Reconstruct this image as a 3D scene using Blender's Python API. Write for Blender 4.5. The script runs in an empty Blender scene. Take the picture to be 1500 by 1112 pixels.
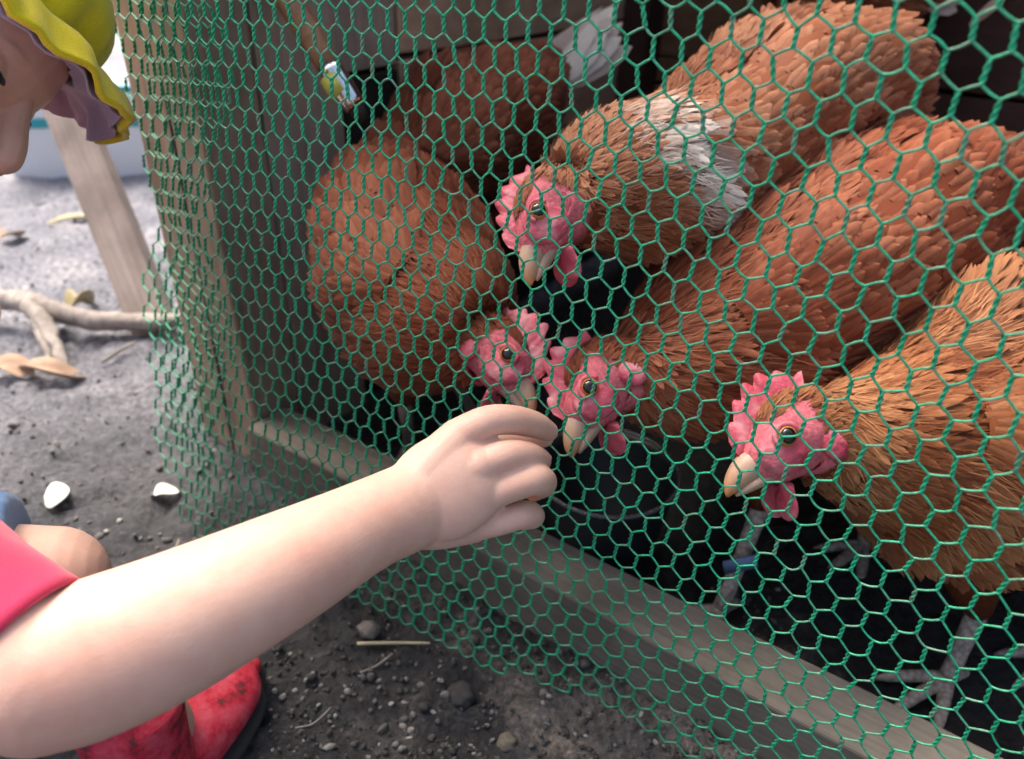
import bpy, math, random
import numpy as np
from mathutils import Vector, Matrix

# ------------------------------------------------------------------ camera
sc = bpy.context.scene
COL = sc.collection
rnd = random.Random(11)
rng = np.random.default_rng(11)
W0, H0, FPX = 1500.0, 1112.0, 1122.0
PITCH, ROLL, CAM_H = math.radians(31), math.radians(2), .465
cF = np.array([0, math.cos(PITCH), -math.sin(PITCH)])
_u0 = np.array([0, math.sin(PITCH), math.cos(PITCH)])
_r0 = np.array([1., 0, 0])
cR = math.cos(ROLL)*_r0 + math.sin(ROLL)*_u0
cU = -math.sin(ROLL)*_r0 + math.cos(ROLL)*_u0
cP = np.array([0, 0, CAM_H])
cam = bpy.data.cameras.new('camera')
cam.sensor_width = 36
cam.lens = FPX/W0*36
cam.clip_start = .01
cam.clip_end = 500
cam.dof.use_dof = True
cam.dof.focus_distance = .40
cam.dof.aperture_fstop = 7.0
camo = bpy.data.objects.new('camera', cam)
COL.objects.link(camo)
camo.matrix_world = Matrix(((cR[0], cU[0], -cF[0], cP[0]), (cR[1], cU[1], -cF[1], cP[1]),
                            (cR[2], cU[2], -cF[2], cP[2]), (0, 0, 0, 1)))
sc.camera = camo

# ------------------------------------------------------------------ light
SUN_EL, SUN_AZ = math.radians(60), math.radians(-45)     # azimuth clockwise from +Y
w = bpy.data.worlds.new('World')
sc.world = w
w.use_nodes = True
nt = w.node_tree
nt.nodes.clear()
sky = nt.nodes.new('ShaderNodeTexSky')
sky.sky_type = 'NISHITA'
sky.sun_disc = False
sky.sun_elevation = SUN_EL
sky.sun_rotation = SUN_AZ
sky.air_density = 1.0
sky.dust_density = 8.0
sky.ozone_density = 0.
bg = nt.nodes.new('ShaderNodeBackground')
bg.inputs['Strength'].default_value = .14
out = nt.nodes.new('ShaderNodeOutputWorld')
nt.links.new(sky.outputs[0], bg.inputs[0])
nt.links.new(bg.outputs[0], out.inputs[0])
sl = bpy.data.lights.new('sun', 'SUN')
sl.energy = 1.6
sl.angle = math.radians(32)
sl.color = (1, .95, .88)
so = bpy.data.objects.new('sun', sl)
COL.objects.link(so)
sd = Vector((math.sin(SUN_AZ)*math.cos(SUN_EL), math.cos(SUN_AZ)*math.cos(SUN_EL), math.sin(SUN_EL)))
so.rotation_euler = sd.to_track_quat('Z', 'Y').to_euler()
so.location = (0, 0, 5)
sc.view_settings.view_transform = 'Standard'
sc.view_settings.look = 'None'
sc.view_settings.gamma = 1
sc.view_settings.exposure = 1.4
sc.cycles.use_denoising = True
sc.cycles.max_bounces = 6

# ------------------------------------------------------------------ helpers
def A(*p): return np.array(p, float)
def nrm(v):
    v = np.asarray(v, float)
    return v/(np.linalg.norm(v, axis=-1, keepdims=True)+1e-12)
def ray(px, py): return cF + cR*((px-W0/2)/FPX) + cU*((H0/2-py)/FPX)
def at(px, py, Z): return cP + ray(px, py)*Z
def onz(px, py, z=0.):
    d = ray(px, py)
    return cP + d*((z-cP[2])/d[2])
def catmull(P, n):
    P = np.asarray(P, float)
    m = len(P)
    E = np.vstack([2*P[0]-P[1], P, 2*P[-1]-P[-2]])
    t = np.linspace(0, m-1-1e-9, n)
    i = t.astype(int)
    f = (t-i)[:, None]
    a, b, c, d = E[i], E[i+1], E[i+2], E[i+3]
    return .5*((2*b)+(-a+c)*f+(2*a-5*b+4*c-d)*f**2+(-a+3*b-3*c+d)*f**3)

def _h(ix, iy, iz, seed):
    n = (ix*374761393 + iy*668265263 + iz*2147483647 + seed*1274126177) & 0xffffffff
    n = ((n ^ (n >> 13))*1274126177) & 0xffffffff
    return ((n ^ (n >> 16)) & 0xffff)/65535.
def vnoise(P, seed=0):
    P = np.asarray(P, float)
    i = np.floor(P).astype(np.int64)
    f = P-i
    f = f*f*(3-2*f)
    r = 0
    for dx in (0, 1):
        for dy in (0, 1):
            for dz in (0, 1):
                wgt = (f[:, 0] if dx else 1-f[:, 0])*(f[:, 1] if dy else 1-f[:, 1])*(f[:, 2] if dz else 1-f[:, 2])
                r = r+wgt*_h(i[:, 0]+dx, i[:, 1]+dy, i[:, 2]+dz, seed)
    return r*2-1
def fbm(P, o=4, seed=0):
    r, a = 0, 1.
    P = np.asarray(P, float)
    for k in range(o):
        r = r+a*vnoise(P*2**k+17.3*k, seed+k)
        a *= .5
    return r

class MB:
    """collects shapes for one mesh object"""
    def __init__(s):
        s.V = []; s.Q = []; s.T = []; s.C = []; s.UV = []; s.n = 0
    def add(s, V, Q=None, T=None, C=None, UV=None):
        V = np.asarray(V, float).reshape(-1, 3)
        if Q is not None and len(Q): s.Q.append(np.asarray(Q, int)+s.n)
        if T is not None and len(T): s.T.append(np.asarray(T, int)+s.n)
        s.V.append(V)
        s.C.append(np.ones((len(V), 3)) if C is None else np.broadcast_to(np.asarray(C, float), (len(V), 3)))
        s.UV.append(np.zeros((len(V), 2)) if UV is None else np.asarray(UV, float))
        s.n += len(V)
        return s
    def build(s, name, mat, parent=None, smooth=True, bevel=0):
        V = np.vstack(s.V)
        Q = np.vstack(s.Q) if s.Q else np.zeros((0, 4), int)
        T = np.vstack(s.T) if s.T else np.zeros((0, 3), int)
        me = bpy.data.meshes.new(name)
        me.vertices.add(len(V))
        me.vertices.foreach_set('co', V.astype(np.float32).ravel())
        L = np.concatenate([Q.ravel(), T.ravel()]).astype(np.int32)
        me.loops.add(len(L))
        me.loops.foreach_set('vertex_index', L)
        me.polygons.add(len(Q)+len(T))
        st = np.concatenate([np.arange(len(Q))*4, len(Q)*4+np.arange(len(T))*3]).astype(np.int32)
        me.polygons.foreach_set('loop_start', st)
        me.update(calc_edges=True)
        me.validate()
        me.polygons.foreach_set('use_smooth', np.full(len(me.polygons), smooth))
        ca = me.color_attributes.new('col', 'FLOAT_COLOR', 'POINT')
        C = np.vstack(s.C)
        ca.data.foreach_set('color', np.hstack([C, np.ones((len(C), 1))]).astype(np.float32).ravel())
        uv = me.uv_layers.new(name='uv')
        uv.data.foreach_set('uv', np.vstack(s.UV)[L].astype(np.float32).ravel())
        me.materials.append(mat)
        o = bpy.data.objects.new(name, me)
        COL.objects.link(o)
        if parent is not None: o.parent = parent
        if bevel:
            b = o.modifiers.new('bevel', 'BEVEL')
            b.width = bevel
            b.segments = 2
            b.limit_method = 'ANGLE'
        return o

def tag(o, label=None, cat=None, group=None, kind=None):
    if label: o['label'] = label
    if cat: o['category'] = cat
    if group: o['group'] = group
    if kind: o['kind'] = kind
    return o
def empty(name, loc=(0, 0, 0)):
    o = bpy.data.objects.new(name, None)
    o.empty_display_size = .05
    COL.objects.link(o)
    return o

def frames(P, hint):
    T = nrm(np.gradient(P, axis=0))
    U = np.zeros_like(P)
    u = nrm(np.asarray(hint, float)-T[0]*(T[0]@np.asarray(hint, float)))
    for i in range(len(P)):
        u = nrm(u-T[i]*(T[i]@u))
        U[i] = u
    return T, np.cross(T, U), U         # tangent, lateral, up
def loft(P, ra, rb, k=12, hint=(0, 0, 1), cap=True, C=None):
    """rings along P, half width ra (lateral) and rb (up)"""
    P = np.asarray(P, float)
    n = len(P)
    ra = np.broadcast_to(np.asarray(ra, float), (n,))
    rb = np.broadcast_to(np.asarray(rb, float), (n,))
    T, L, U = frames(P, hint)
    th = np.arange(k)*2*math.pi/k
    V = P[:, None]+L[:, None]*(np.cos(th)[None, :, None]*ra[:, None, None])+U[:, None]*(np.sin(th)[None, :, None]*rb[:, None, None])
    V = V.reshape(-1, 3)
    i, j = np.meshgrid(np.arange(n-1), np.arange(k), indexing='ij')
    a = (i*k+j).ravel(); b = (i*k+(j+1) % k).ravel()
    Q = np.stack([a, a+k, b+k, b], 1)
    uv = np.stack([np.tile(np.arange(k)/k, n), np.repeat(np.linspace(0, 1, n), k)], 1)
    Tr = None
    if cap:
        V = np.vstack([V, P[0], P[-1]])
        uv = np.vstack([uv, [[0, 0], [0, 1]]])
        j = np.arange(k)
        c0, c1 = n*k, n*k+1
        Tr = np.vstack([np.stack([np.full(k, c0), j, (j+1) % k], 1),
                        np.stack([np.full(k, c1), (n-1)*k+(j+1) % k, (n-1)*k+j], 1)])
    return V, Q, Tr, uv
def tube(mb, P, r, k=10, n=None, hint=(0, 0, 1), rb=None, C=None, round_ends=False):
    P = np.asarray(P, float)
    r = np.broadcast_to(np.asarray(r, float), (len(P),))
    rb = r if rb is None else np.broadcast_to(np.asarray(rb, float), (len(P),))
    if n:
        q = catmull(np.column_stack([P, r, rb]), n)
        P, r, rb = q[:, :3], np.maximum(q[:, 3], 1e-5), np.maximum(q[:, 4], 1e-5)
    if round_ends:
        def endcap(p, t, a, b):
            th = np.radians([86, 74, 60, 45, 30, 15])
            return [(p+t*a*math.sin(x), a*math.cos(x), b*math.cos(x)) for x in th]
        t0 = nrm(P[0]-P[1]); t1 = nrm(P[-1]-P[-2])
        e0 = endcap(P[0], t0, r[0], rb[0]); e1 = endcap(P[-1], t1, r[-1], rb[-1])[::-1]
        P = np.vstack([[e[0] for e in e0], P, [e[0] for e in e1]])
        r = np.concatenate([[e[1] for e in e0], r, [e[1] for e in e1]])
        rb = np.concatenate([[e[2] for e in e0], rb, [e[2] for e in e1]])
    V, Q, T, uv = loft(P, r, rb, k, hint)
    mb.add(V, Q, T, C, uv)
    return mb
def ball(mb, c, ax, rad, nu=20, nv=12, C=None, noise=0, nf=1, seed=0):
    """ellipsoid with axes ax (3x3 rows) and radii rad"""
    th = np.linspace(0, math.pi, nv+1)[1:-1]
    ph = np.arange(nu)*2*math.pi/nu
    D = np.array([[math.sin(t)*math.cos(p), math.sin(t)*math.sin(p), math.cos(t)] for t in th for p in ph]+[[0, 0, 1], [0, 0, -1]])
    if noise: D = D*(1+noise*fbm(D*nf+seed*7.7, 3, seed))[:, None]
    V = np.asarray(c, float)+(D*np.asarray(rad, float))@np.asarray(ax, float)
    Q = [(i*nu+j, (i+1)*nu+j, (i+1)*nu+(j+1) % nu, i*nu+(j+1) % nu) for i in range(nv-2) for j in range(nu)]
    n = (nv-1)*nu
    T = [(n, j, (j+1) % nu) for j in range(nu)]+[(n+1, (nv-2)*nu+(j+1) % nu, (nv-2)*nu+j) for j in range(nu)]
    mb.add(V, Q, T, C)
    return mb
I3 = np.eye(3)
BOXQ = [(0, 3, 2, 1), (4, 5, 6, 7), (0, 1, 5, 4), (1, 2, 6, 5), (2, 3, 7, 6), (3, 0, 4, 7)]
def box(mb, o, ex, ey, ez, C=None):
    """box from corner o with edge vectors"""
    o, ex, ey, ez = (np.asarray(q, float) for q in (o, ex, ey, ez))
    V = [o, o+ex, o+ex+ey, o+ey, o+ez, o+ex+ez, o+ex+ey+ez, o+ey+ez]
    if np.dot(np.cross(ex, ey), ez) < 0: Q = [q[::-1] for q in BOXQ]
    else: Q = BOXQ
    mb.add(V, Q, None, C)
    return mb

# ------------------------------------------------------------------ materials
def mat(name, col=(.5, .5, .5), rough=.6, spec=.4, **kw):
    m = bpy.data.materials.new(name)
    m.use_nodes = True
    b = m.node_tree.nodes['Principled BSDF']
    b.inputs['Base Color'].default_value = (*col, 1)
    b.inputs['Roughness'].default_value = rough
    b.inputs['Specular IOR Level'].default_value = spec
    for k, v in kw.items(): b.inputs[k.replace('_', ' ')].default_value = v
    return m, m.node_tree, b
def node(t, kind, **kw):
    n = t.nodes.new(kind)
    for k, v in kw.items():
        if k in n.inputs: n.inputs[k].default_value = v
        else: setattr(n, k, v)
    return n
def ramp(t, fac, stops):
    r = t.nodes.new('ShaderNodeValToRGB')
    e = r.color_ramp.elements
    while len(e) > 1: e.remove(e[-1])
    e[0].position = stops[0][0]; e[0].color = (*stops[0][1], 1)
    for p, c in stops[1:]:
        x = e.new(p); x.color = (*c, 1)
    t.links.new(fac, r.inputs[0])
    return r.outputs[0]
def bump(t, b, h, strength=.4, dist=.002):
    n = node(t, 'ShaderNodeBump', Strength=strength, Distance=dist)
    t.links.new(h, n.inputs['Height'])
    t.links.new(n.outputs[0], b.inputs['Normal'])
def mixc(t, fac, a, b, kind='MIX'):
    n = t.nodes.new('ShaderNodeMix')
    n.data_type = 'RGBA'
    n.blend_type = kind
    for s, v in ((n.inputs[0], fac), (n.inputs[6], a), (n.inputs[7], b)):
        if hasattr(v, 'is_linked'): t.links.new(v, s)
        elif isinstance(v, (tuple, list)): s.default_value = (*v, 1)
        else: s.default_value = v
    return n.outputs[2]

def m_wood(name, dark, light, scale=(3, 40, 40), rough=.8, stain=None):
    m, t, b = mat(name, rough=rough, spec=.2)
    tc = node(t, 'ShaderNodeTexCoord'); mp = node(t, 'ShaderNodeMapping')
    mp.inputs['Scale'].default_value = scale
    t.links.new(tc.outputs['UV'], mp.inputs[0])
    n = node(t, 'ShaderNodeTexNoise', Scale=1., Detail=6., Roughness=.65, Distortion=.6)
    t.links.new(mp.outputs[0], n.inputs['Vector'])
    c = ramp(t, n.outputs[0], [(.3, dark), (.55, tuple((d+l)/2 for d, l in zip(dark, light))), (.75, light)])
    n2 = node(t, 'ShaderNodeTexNoise', Scale=14., Detail=4., Roughness=.6)
    t.links.new(tc.outputs['Object'], n2.inputs['Vector'])
    f = ramp(t, n2.outputs[0], [(.42, (0, 0, 0)), (.68, (1, 1, 1))])
    sep = node(t, 'ShaderNodeMath', operation='MULTIPLY'); sep.inputs[1].default_value = .6
    t.links.new(f, sep.inputs[0])
    c = mixc(t, sep.outputs[0], c, stain or tuple(x*.55 for x in dark))
    t.links.new(c, b.inputs['Base Color'])
    bump(t, b, n.outputs[0], .5, .0015)
    return m
M = {}
M['post'] = m_wood('weathered_tan_wood', (.25, .185, .135), (.42, .32, .245), (30, 3, 3))
M['board'] = m_wood('grey_wood', (.31, .24, .185), (.46, .365, .285), (30, 3, 3))
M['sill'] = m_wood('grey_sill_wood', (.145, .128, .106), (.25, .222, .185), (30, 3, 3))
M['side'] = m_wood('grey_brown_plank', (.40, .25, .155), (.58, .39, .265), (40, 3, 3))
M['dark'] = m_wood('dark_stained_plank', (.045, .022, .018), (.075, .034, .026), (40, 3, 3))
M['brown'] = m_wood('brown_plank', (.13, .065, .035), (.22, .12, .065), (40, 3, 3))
M['black'] = m_wood('shade_black_wood', (.02, .017, .014), (.04, .033, .028), (40, 3, 3))  # near black: shade painted on boards; also backing panels and tool tang
M['handle'] = m_wood('varnished_handle', (.26, .13, .07), (.42, .24, .14), (3, 20, 3), rough=.35)
M['prop'] = m_wood('grey_brown_timber', (.22, .18, .16), (.36, .30, .27), (30, 3, 3))
M['bark'] = m_wood('pale_bark', (.20, .17, .15), (.48, .44, .40), (5, 40, 5))
M['roof'], _, _ = mat('roof_sheet', (.22, .21, .20), .5)

m, t, b = mat('soil', rough=.5, spec=.6)
tc = node(t, 'ShaderNodeTexCoord')
n1 = node(t, 'ShaderNodeTexNoise', Scale=9., Detail=8., Roughness=.7)
n2 = node(t, 'ShaderNodeTexNoise', Scale=160., Detail=6., Roughness=.75)
n3 = node(t, 'ShaderNodeTexNoise', Scale=2.2, Detail=3.)
for q in (n1, n2, n3): t.links.new(tc.outputs['Object'], q.inputs['Vector'])
c1 = ramp(t, n1.outputs[0], [(.3, (.035, .036, .042)), (.52, (.062, .061, .066)), (.72, (.12, .112, .108))])
c2 = ramp(t, n2.outputs[0], [(.36, (.25, .25, .26)), (.52, (.95, .95, .95)), (.70, (2.0, 1.95, 1.85))])
c = mixc(t, 1., c1, c2, 'MULTIPLY')
at_n = node(t, 'ShaderNodeAttribute', attribute_name='col')
c = mixc(t, 1., c, at_n.outputs['Color'], 'MULTIPLY')
t.links.new(c, b.inputs['Base Color'])
bump(t, b, n2.outputs[0], 1., .006)
M['soil'] = m

m, t, b = mat('vertex_stone', rough=.75, spec=.3)
at_n = node(t, 'ShaderNodeAttribute', attribute_name='col')
n1 = node(t, 'ShaderNodeTexNoise', Scale=300., Detail=4.)
c = mixc(t, 1., at_n.outputs['Color'], ramp(t, n1.outputs[0], [(.3, (.6, .6, .6)), (.7, (1.2, 1.2, 1.2))]), 'MULTIPLY')
t.links.new(c, b.inputs['Base Color'])
bump(t, b, n1.outputs[0], .5, .001)
M['stone'] = m

m, t, b = mat('net_plastic', rough=.38, spec=.5)
at_n = node(t, 'ShaderNodeAttribute', attribute_name='col')
n1 = node(t, 'ShaderNodeTexNoise', Scale=500., Detail=3.)
tc = node(t, 'ShaderNodeTexCoord'); t.links.new(tc.outputs['Object'], n1.inputs['Vector'])
c = mixc(t, 1., at_n.outputs['Color'], ramp(t, n1.outputs[0], [(.3, (.65, .65, .65)), (.65, (1.15, 1.15, 1.15))]), 'MULTIPLY')
t.links.new(c, b.inputs['Base Color'])
M['net'] = m

m, t, b = mat('feather', rough=.6, spec=.2)
at_n = node(t, 'ShaderNodeAttribute', attribute_name='col')
uvn = node(t, 'ShaderNodeUVMap', uv_map='uv')
mp = node(t, 'ShaderNodeMapping'); mp.inputs['Scale'].default_value = (7, 1.6, 1)
t.links.new(uvn.outputs[0], mp.inputs[0])
n1 = node(t, 'ShaderNodeTexNoise', Scale=2.6, Detail=4., Roughness=.7)
t.links.new(mp.outputs[0], n1.inputs['Vector'])
c = mixc(t, 1., at_n.outputs['Color'], ramp(t, n1.outputs[0], [(.28, (.74, .70, .68)), (.5, (1, 1, 1)), (.75, (1.25, 1.28, 1.3))]), 'MULTIPLY')
t.links.new(c, b.inputs['Base Color'])
b.inputs['Sheen Weight'].default_value = .05
bump(t, b, n1.outputs[0], .5, .001)
M['feather'] = m

m, t, b = mat('hen_body', rough=.7, spec=.2)
at_n = node(t, 'ShaderNodeAttribute', attribute_name='col')
n1 = node(t, 'ShaderNodeTexNoise', Scale=420., Detail=4., Roughness=.7)
tc = node(t, 'ShaderNodeTexCoord'); t.links.new(tc.outputs['Object'], n1.inputs['Vector'])
c = mixc(t, 1., at_n.outputs['Color'], ramp(t, n1.outputs[0], [(.3, (.6, .55, .55)), (.65, (1.15, 1.15, 1.15))]), 'MULTIPLY')
t.links.new(c, b.inputs['Base Color'])
bump(t, b, n1.outputs[0], .6, .0012)
M['henbody'] = m

m, t, b = mat('comb_skin', rough=.5, spec=.35)
n1 = node(t, 'ShaderNodeTexNoise', Scale=260., Detail=4.)
n2 = node(t, 'ShaderNodeTexNoise', Scale=60., Detail=3.)
tc = node(t, 'ShaderNodeTexCoord')
for q in (n1, n2): t.links.new(tc.outputs['Object'], q.inputs['Vector'])
c = ramp(t, n2.outputs[0], [(.32, (.40, .045, .075)), (.5, (.54, .10, .14)), (.7, (.68, .30, .32))])
t.links.new(c, b.inputs['Base Color'])
b.inputs['Subsurface Weight'].default_value = .25
b.inputs['Subsurface Radius'].default_value = (.004, .001, .001)
b.inputs['Subsurface Scale'].default_value = .6
bump(t, b, n1.outputs[0], .7, .0015)
M['comb'] = m
M['beak'], t, b = mat('beak_horn', rough=.4, spec=.4)
n1 = node(t, 'ShaderNodeTexNoise', Scale=90., Detail=3.)
at_n = node(t, 'ShaderNodeAttribute', attribute_name='col')
c = mixc(t, 1., at_n.outputs['Color'], ramp(t, n1.outputs[0], [(.3, (.75, .7, .65)), (.7, (1.1, 1.1, 1.1))]), 'MULTIPLY')
t.links.new(c, b.inputs['Base Color'])
M['iris'], _, _ = mat('amber_iris', (.42, .14, .03), .12, .6)
M['pupil'], _, _ = mat('pupil', (.006, .005, .005), .08, .6)
M['leg'], t, b = mat('scaly_leg', (.38, .33, .28), .65)
v = node(t, 'ShaderNodeTexVoronoi', Scale=260.)
tc = node(t, 'ShaderNodeTexCoord'); t.links.new(tc.outputs['Object'], v.inputs['Vector'])
c = ramp(t, v.outputs[0], [(0, (.46, .42, .38)), (.5, (.34, .29, .25)), (.9, (.17, .14, .12))])
t.links.new(c, b.inputs['Base Color'])
bump(t, b, v.outputs[0], .8, .001)

m, t, b = mat('skin', rough=.52, spec=.35)
tc = node(t, 'ShaderNodeTexCoord')
n1 = node(t, 'ShaderNodeTexNoise', Scale=22., Detail=3.)
n2 = node(t, 'ShaderNodeTexNoise', Scale=900., Detail=3.)
for q in (n1, n2): t.links.new(tc.outputs['Object'], q.inputs['Vector'])
c = ramp(t, n1.outputs[0], [(.3, (.60, .345, .265)), (.5, (.63, .385, .30)), (.7, (.65, .42, .33))])
at_n = node(t, 'ShaderNodeAttribute', attribute_name='col')
t.links.new(c, b.inputs['Base Color'])
b.inputs['Subsurface Weight'].default_value = .3
b.inputs['Subsurface Radius'].default_value = (.006, .0025, .0015)
b.inputs['Subsurface Scale'].default_value = .6
n3 = node(t, 'ShaderNodeTexNoise', Scale=95., Detail=5., Roughness=.65)
t.links.new(tc.outputs['Object'], n3.inputs['Vector'])
c = mixc(t, 1., c, ramp(t, n3.outputs[0], [(.3, (.96, .91, .90)), (.55, (1, 1, 1)), (.75, (1.05, 1.07, 1.07))]), 'MULTIPLY')
t.links.new(c, b.inputs['Base Color'])
bump(t, b, n2.outputs[0], .3, .0006)
M['skin'] = m

def m_fabric(name, col, scale=2200., stain=.25):
    m, t, b = mat(name, col, .85, .15)
    tc = node(t, 'ShaderNodeTexCoord')
    n1 = node(t, 'ShaderNodeTexNoise', Scale=scale, Detail=2.)
    n2 = node(t, 'ShaderNodeTexNoise', Scale=18., Detail=4.)
    for q in (n1, n2): t.links.new(tc.outputs['Object'], q.inputs['Vector'])
    c = ramp(t, n2.outputs[0], [(.3, tuple(x*(1-stain) for x in col)), (.7, col)])
    c = mixc(t, 1., c, ramp(t, n1.outputs[0], [(.3, (.75, .75, .75)), (.7, (1.1, 1.1, 1.1))]), 'MULTIPLY')
    t.links.new(c, b.inputs['Base Color'])
    b.inputs['Sheen Weight'].default_value = .25
    bump(t, b, n1.outputs[0], .35, .0008)
    return m
M['yellow'] = m_fabric('yellow_cotton', (.86, .68, .02))
M['lining'] = m_fabric('shade_tinted_lining', (.46, .34, .46))  # white lining with the lilac of its shadow put into the colour
M['pink'] = m_fabric('pink_red_jersey', (.70, .045, .12))
M['blue'] = m_fabric('blue_denim', (.13, .27, .52))
M['hair'] = m_fabric('dark_hair', (.02, .013, .01))
M['sclera'], _, _ = mat('eye_white', (.7, .66, .62), .2)
m, t, b = mat('red_rubber_muddy', rough=.75)
n1 = node(t, 'ShaderNodeTexNoise', Scale=55., Detail=6., Roughness=.7)
tc = node(t, 'ShaderNodeTexCoord'); t.links.new(tc.outputs['Object'], n1.inputs['Vector'])
t.links.new(ramp(t, n1.outputs[0], [(.36, (.66, .09, .13)), (.54, (.56, .022, .05)), (.60, (.25, .02, .03)), (.66, (.06, .035, .04)), (.8, (.04, .035, .035))]), b.inputs['Base Color'])
bump(t, b, n1.outputs[0], .5, .002)
M['shoe'] = m
M['sole'], _, _ = mat('dark_sole', (.03, .028, .03), .8)
M['white'], _, _ = mat('white_plastic', (.78, .79, .80), .45)
M['teal'], _, _ = mat('teal_plastic', (.03, .33, .38), .4)
M['petal'], _, _ = mat('white_petal', (.8, .78, .70), .6)
M['leaf'] = m_wood('dry_leaf', (.34, .22, .15), (.56, .44, .34), (6, 3, 3))
M['straw'] = m_wood('straw', (.42, .36, .22), (.62, .56, .38), (3, 30, 3))
M['metal'], _, _ = mat('steel', (.72, .73, .74), .18, .5, Metallic=1.)
M['tape'], _, _ = mat('yellow_label', (.55, .52, .10), .45)
M['rubber'], _, _ = mat('black_rubber', (.012, .014, .017), .45, .4)
M['band'], _, _ = mat('blue_band', (.14, .20, .36), .6)
M['nail'], _, _ = mat('fingernail', (.70, .45, .40), .3, .5)
M['mole'], _, _ = mat('mole', (.12, .06, .045), .6)
M['rim'], t, b = mat('worn_rim', (.05, .05, .055), .5)
n1 = node(t, 'ShaderNodeTexNoise', Scale=60., Detail=4.)
t.links.new(ramp(t, n1.outputs[0], [(.5, (.02, .02, .024)), (.66, (.34, .34, .36))]), b.inputs['Base Color'])

# ------------------------------------------------------------------ ground
def ground_z(x, y):
    P = np.stack([np.atleast_1d(x), np.atleast_1d(y), np.zeros(np.size(x))], 1)
    d = np.hypot(P[:, 0], P[:, 1]-.5)
    s = np.clip(d/1.2, .25, 1.4)
    z = .007*s*fbm(P*9, 3, 1)+.0055*fbm(P*45, 3, 5)+.0032*fbm(P*150, 2, 9)
    z += .02*np.clip(d-2.5, 0, 4)*fbm(P*.6, 2, 3)*.3
    return z-.004
n = 620
tt = np.linspace(-1, 1, n)
gx = .22*np.sinh(6.4*tt)
X, Y = np.meshgrid(gx, gx+.45, indexing='ij')
Z = ground_z(X.ravel(), Y.ravel())
V = np.stack([X.ravel(), Y.ravel(), Z], 1)
i, j = np.meshgrid(np.arange(n-1), np.arange(n-1), indexing='ij')
a = (i*n+j).ravel()
Q = np.stack([a, a+n, a+n+1, a+1], 1)
Pn = V.copy(); Pn[:, 2] = 0
# sandy crust before the sill; elsewhere near shade and far daylight painted into the soil
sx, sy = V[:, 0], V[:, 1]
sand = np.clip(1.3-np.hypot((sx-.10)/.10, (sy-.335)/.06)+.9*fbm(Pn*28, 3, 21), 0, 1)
dry = np.clip((np.hypot(sx-.05, sy-.33)-.22)/.75+.12*fbm(Pn*5, 3, 31), 0, 1)  # outward ramp: brightness and blue of open daylight painted into the soil
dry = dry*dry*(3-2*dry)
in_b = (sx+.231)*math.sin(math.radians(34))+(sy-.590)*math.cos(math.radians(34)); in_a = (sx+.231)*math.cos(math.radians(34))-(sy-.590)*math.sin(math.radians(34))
inside = np.clip(in_b/.05, 0, 1)*np.clip((in_a+.02)/.05, 0, 1)       # floor made darker inside the coop
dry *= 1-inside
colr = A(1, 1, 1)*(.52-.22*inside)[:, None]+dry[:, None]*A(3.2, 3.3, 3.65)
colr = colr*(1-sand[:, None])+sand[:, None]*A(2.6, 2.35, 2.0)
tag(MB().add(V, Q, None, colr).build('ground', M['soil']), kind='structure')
def gz(x, y): return float(ground_z(x, y)[0])

# gravel and crumbs nobody could count
def stones(name, pts, sizes, cols, kind=None):
    mb = MB()
    for p, s, c in zip(pts, sizes, cols):
        q = nrm(rng.normal(size=3)); r = nrm(np.cross(q, rng.normal(size=3)))
        ax = np.array([q, r, np.cross(q, r)])
        ball(mb, p, ax, s*A(1, rng.uniform(.6, .95), rng.uniform(.5, .8)), 7, 5, c, .22, 1.3, int(rng.integers(1000)))
    return mb
pts, szs, cls = [], [], []
for k in range(2000):
    if k < 1300: px, py = rng.uniform(330, 1150), rng.uniform(860, 1180)
    else: px, py = rng.uniform(-80, 420), rng.uniform(270, 860)
    p = onz(px, py, 0)
    s = rng.uniform(.0009, .0028)*(1 if k < 1300 else 1.1)
    if k % 17 == 0: s *= 1.8
    pts.append(A(p[0], p[1], gz(p[0], p[1])+s*.3)); szs.append(s)
    g = rng.choice([.05, .07, .10, .17, .30], p=[.34, .28, .2, .12, .06])
    if k >= 1300: g = .06+g*1.2  # left crumbs lightened along with the daylight painted on the ground
    cls.append(A(g, g*.97, g*.92))
tag(stones('gravel', pts, szs, cls).build('gravel', M['stone']), 'fine dark gravel and soil crumbs scattered over the ground', 'gravel', kind='stuff')
for px, py, s, c, lab in [(540, 924, .0080, (.22, .19, .17), 'round grey stone lying against the foot of the green netting'),
                          (674, 1018, .0105, (.05, .047, .047), 'dark round clod of soil on the bare ground'),
                          (742, 1085, .007, (.16, .14, .11), 'brown clod on the sandy patch of ground')]:
    p = onz(px, py, 0)
    o = ball(MB(), A(p[0], p[1], gz(p[0], p[1])+s*.30), I3, (s, s*.9, s*.8), 22, 16, c, .26, 2.0, int(px)).build('stone', M['stone'])
    tag(o, lab, 'stone')
spots = [(392, 985, .004, .2), (413, 1007, .005, .3), (505, 1003, .0035, .32), (555, 992, .005, .24), (571, 1022, .006, .33), (592, 1018, .005, .36),
         (590, 1052, .006, .24), (560, 1060, .008, .12), (633, 1037, .006, .32), (645, 998, .005, .26), (602, 1060, .006, .34), (482, 1090, .008, .26),
         (540, 1097, .005, .24), (440, 1065, .005, .24), (598, 1073, .005, .4), (692, 1083, .005, .3), (520, 1110, .006, .22), (355, 1040, .004, .3), (430, 1000, .004, .4)]
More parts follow.
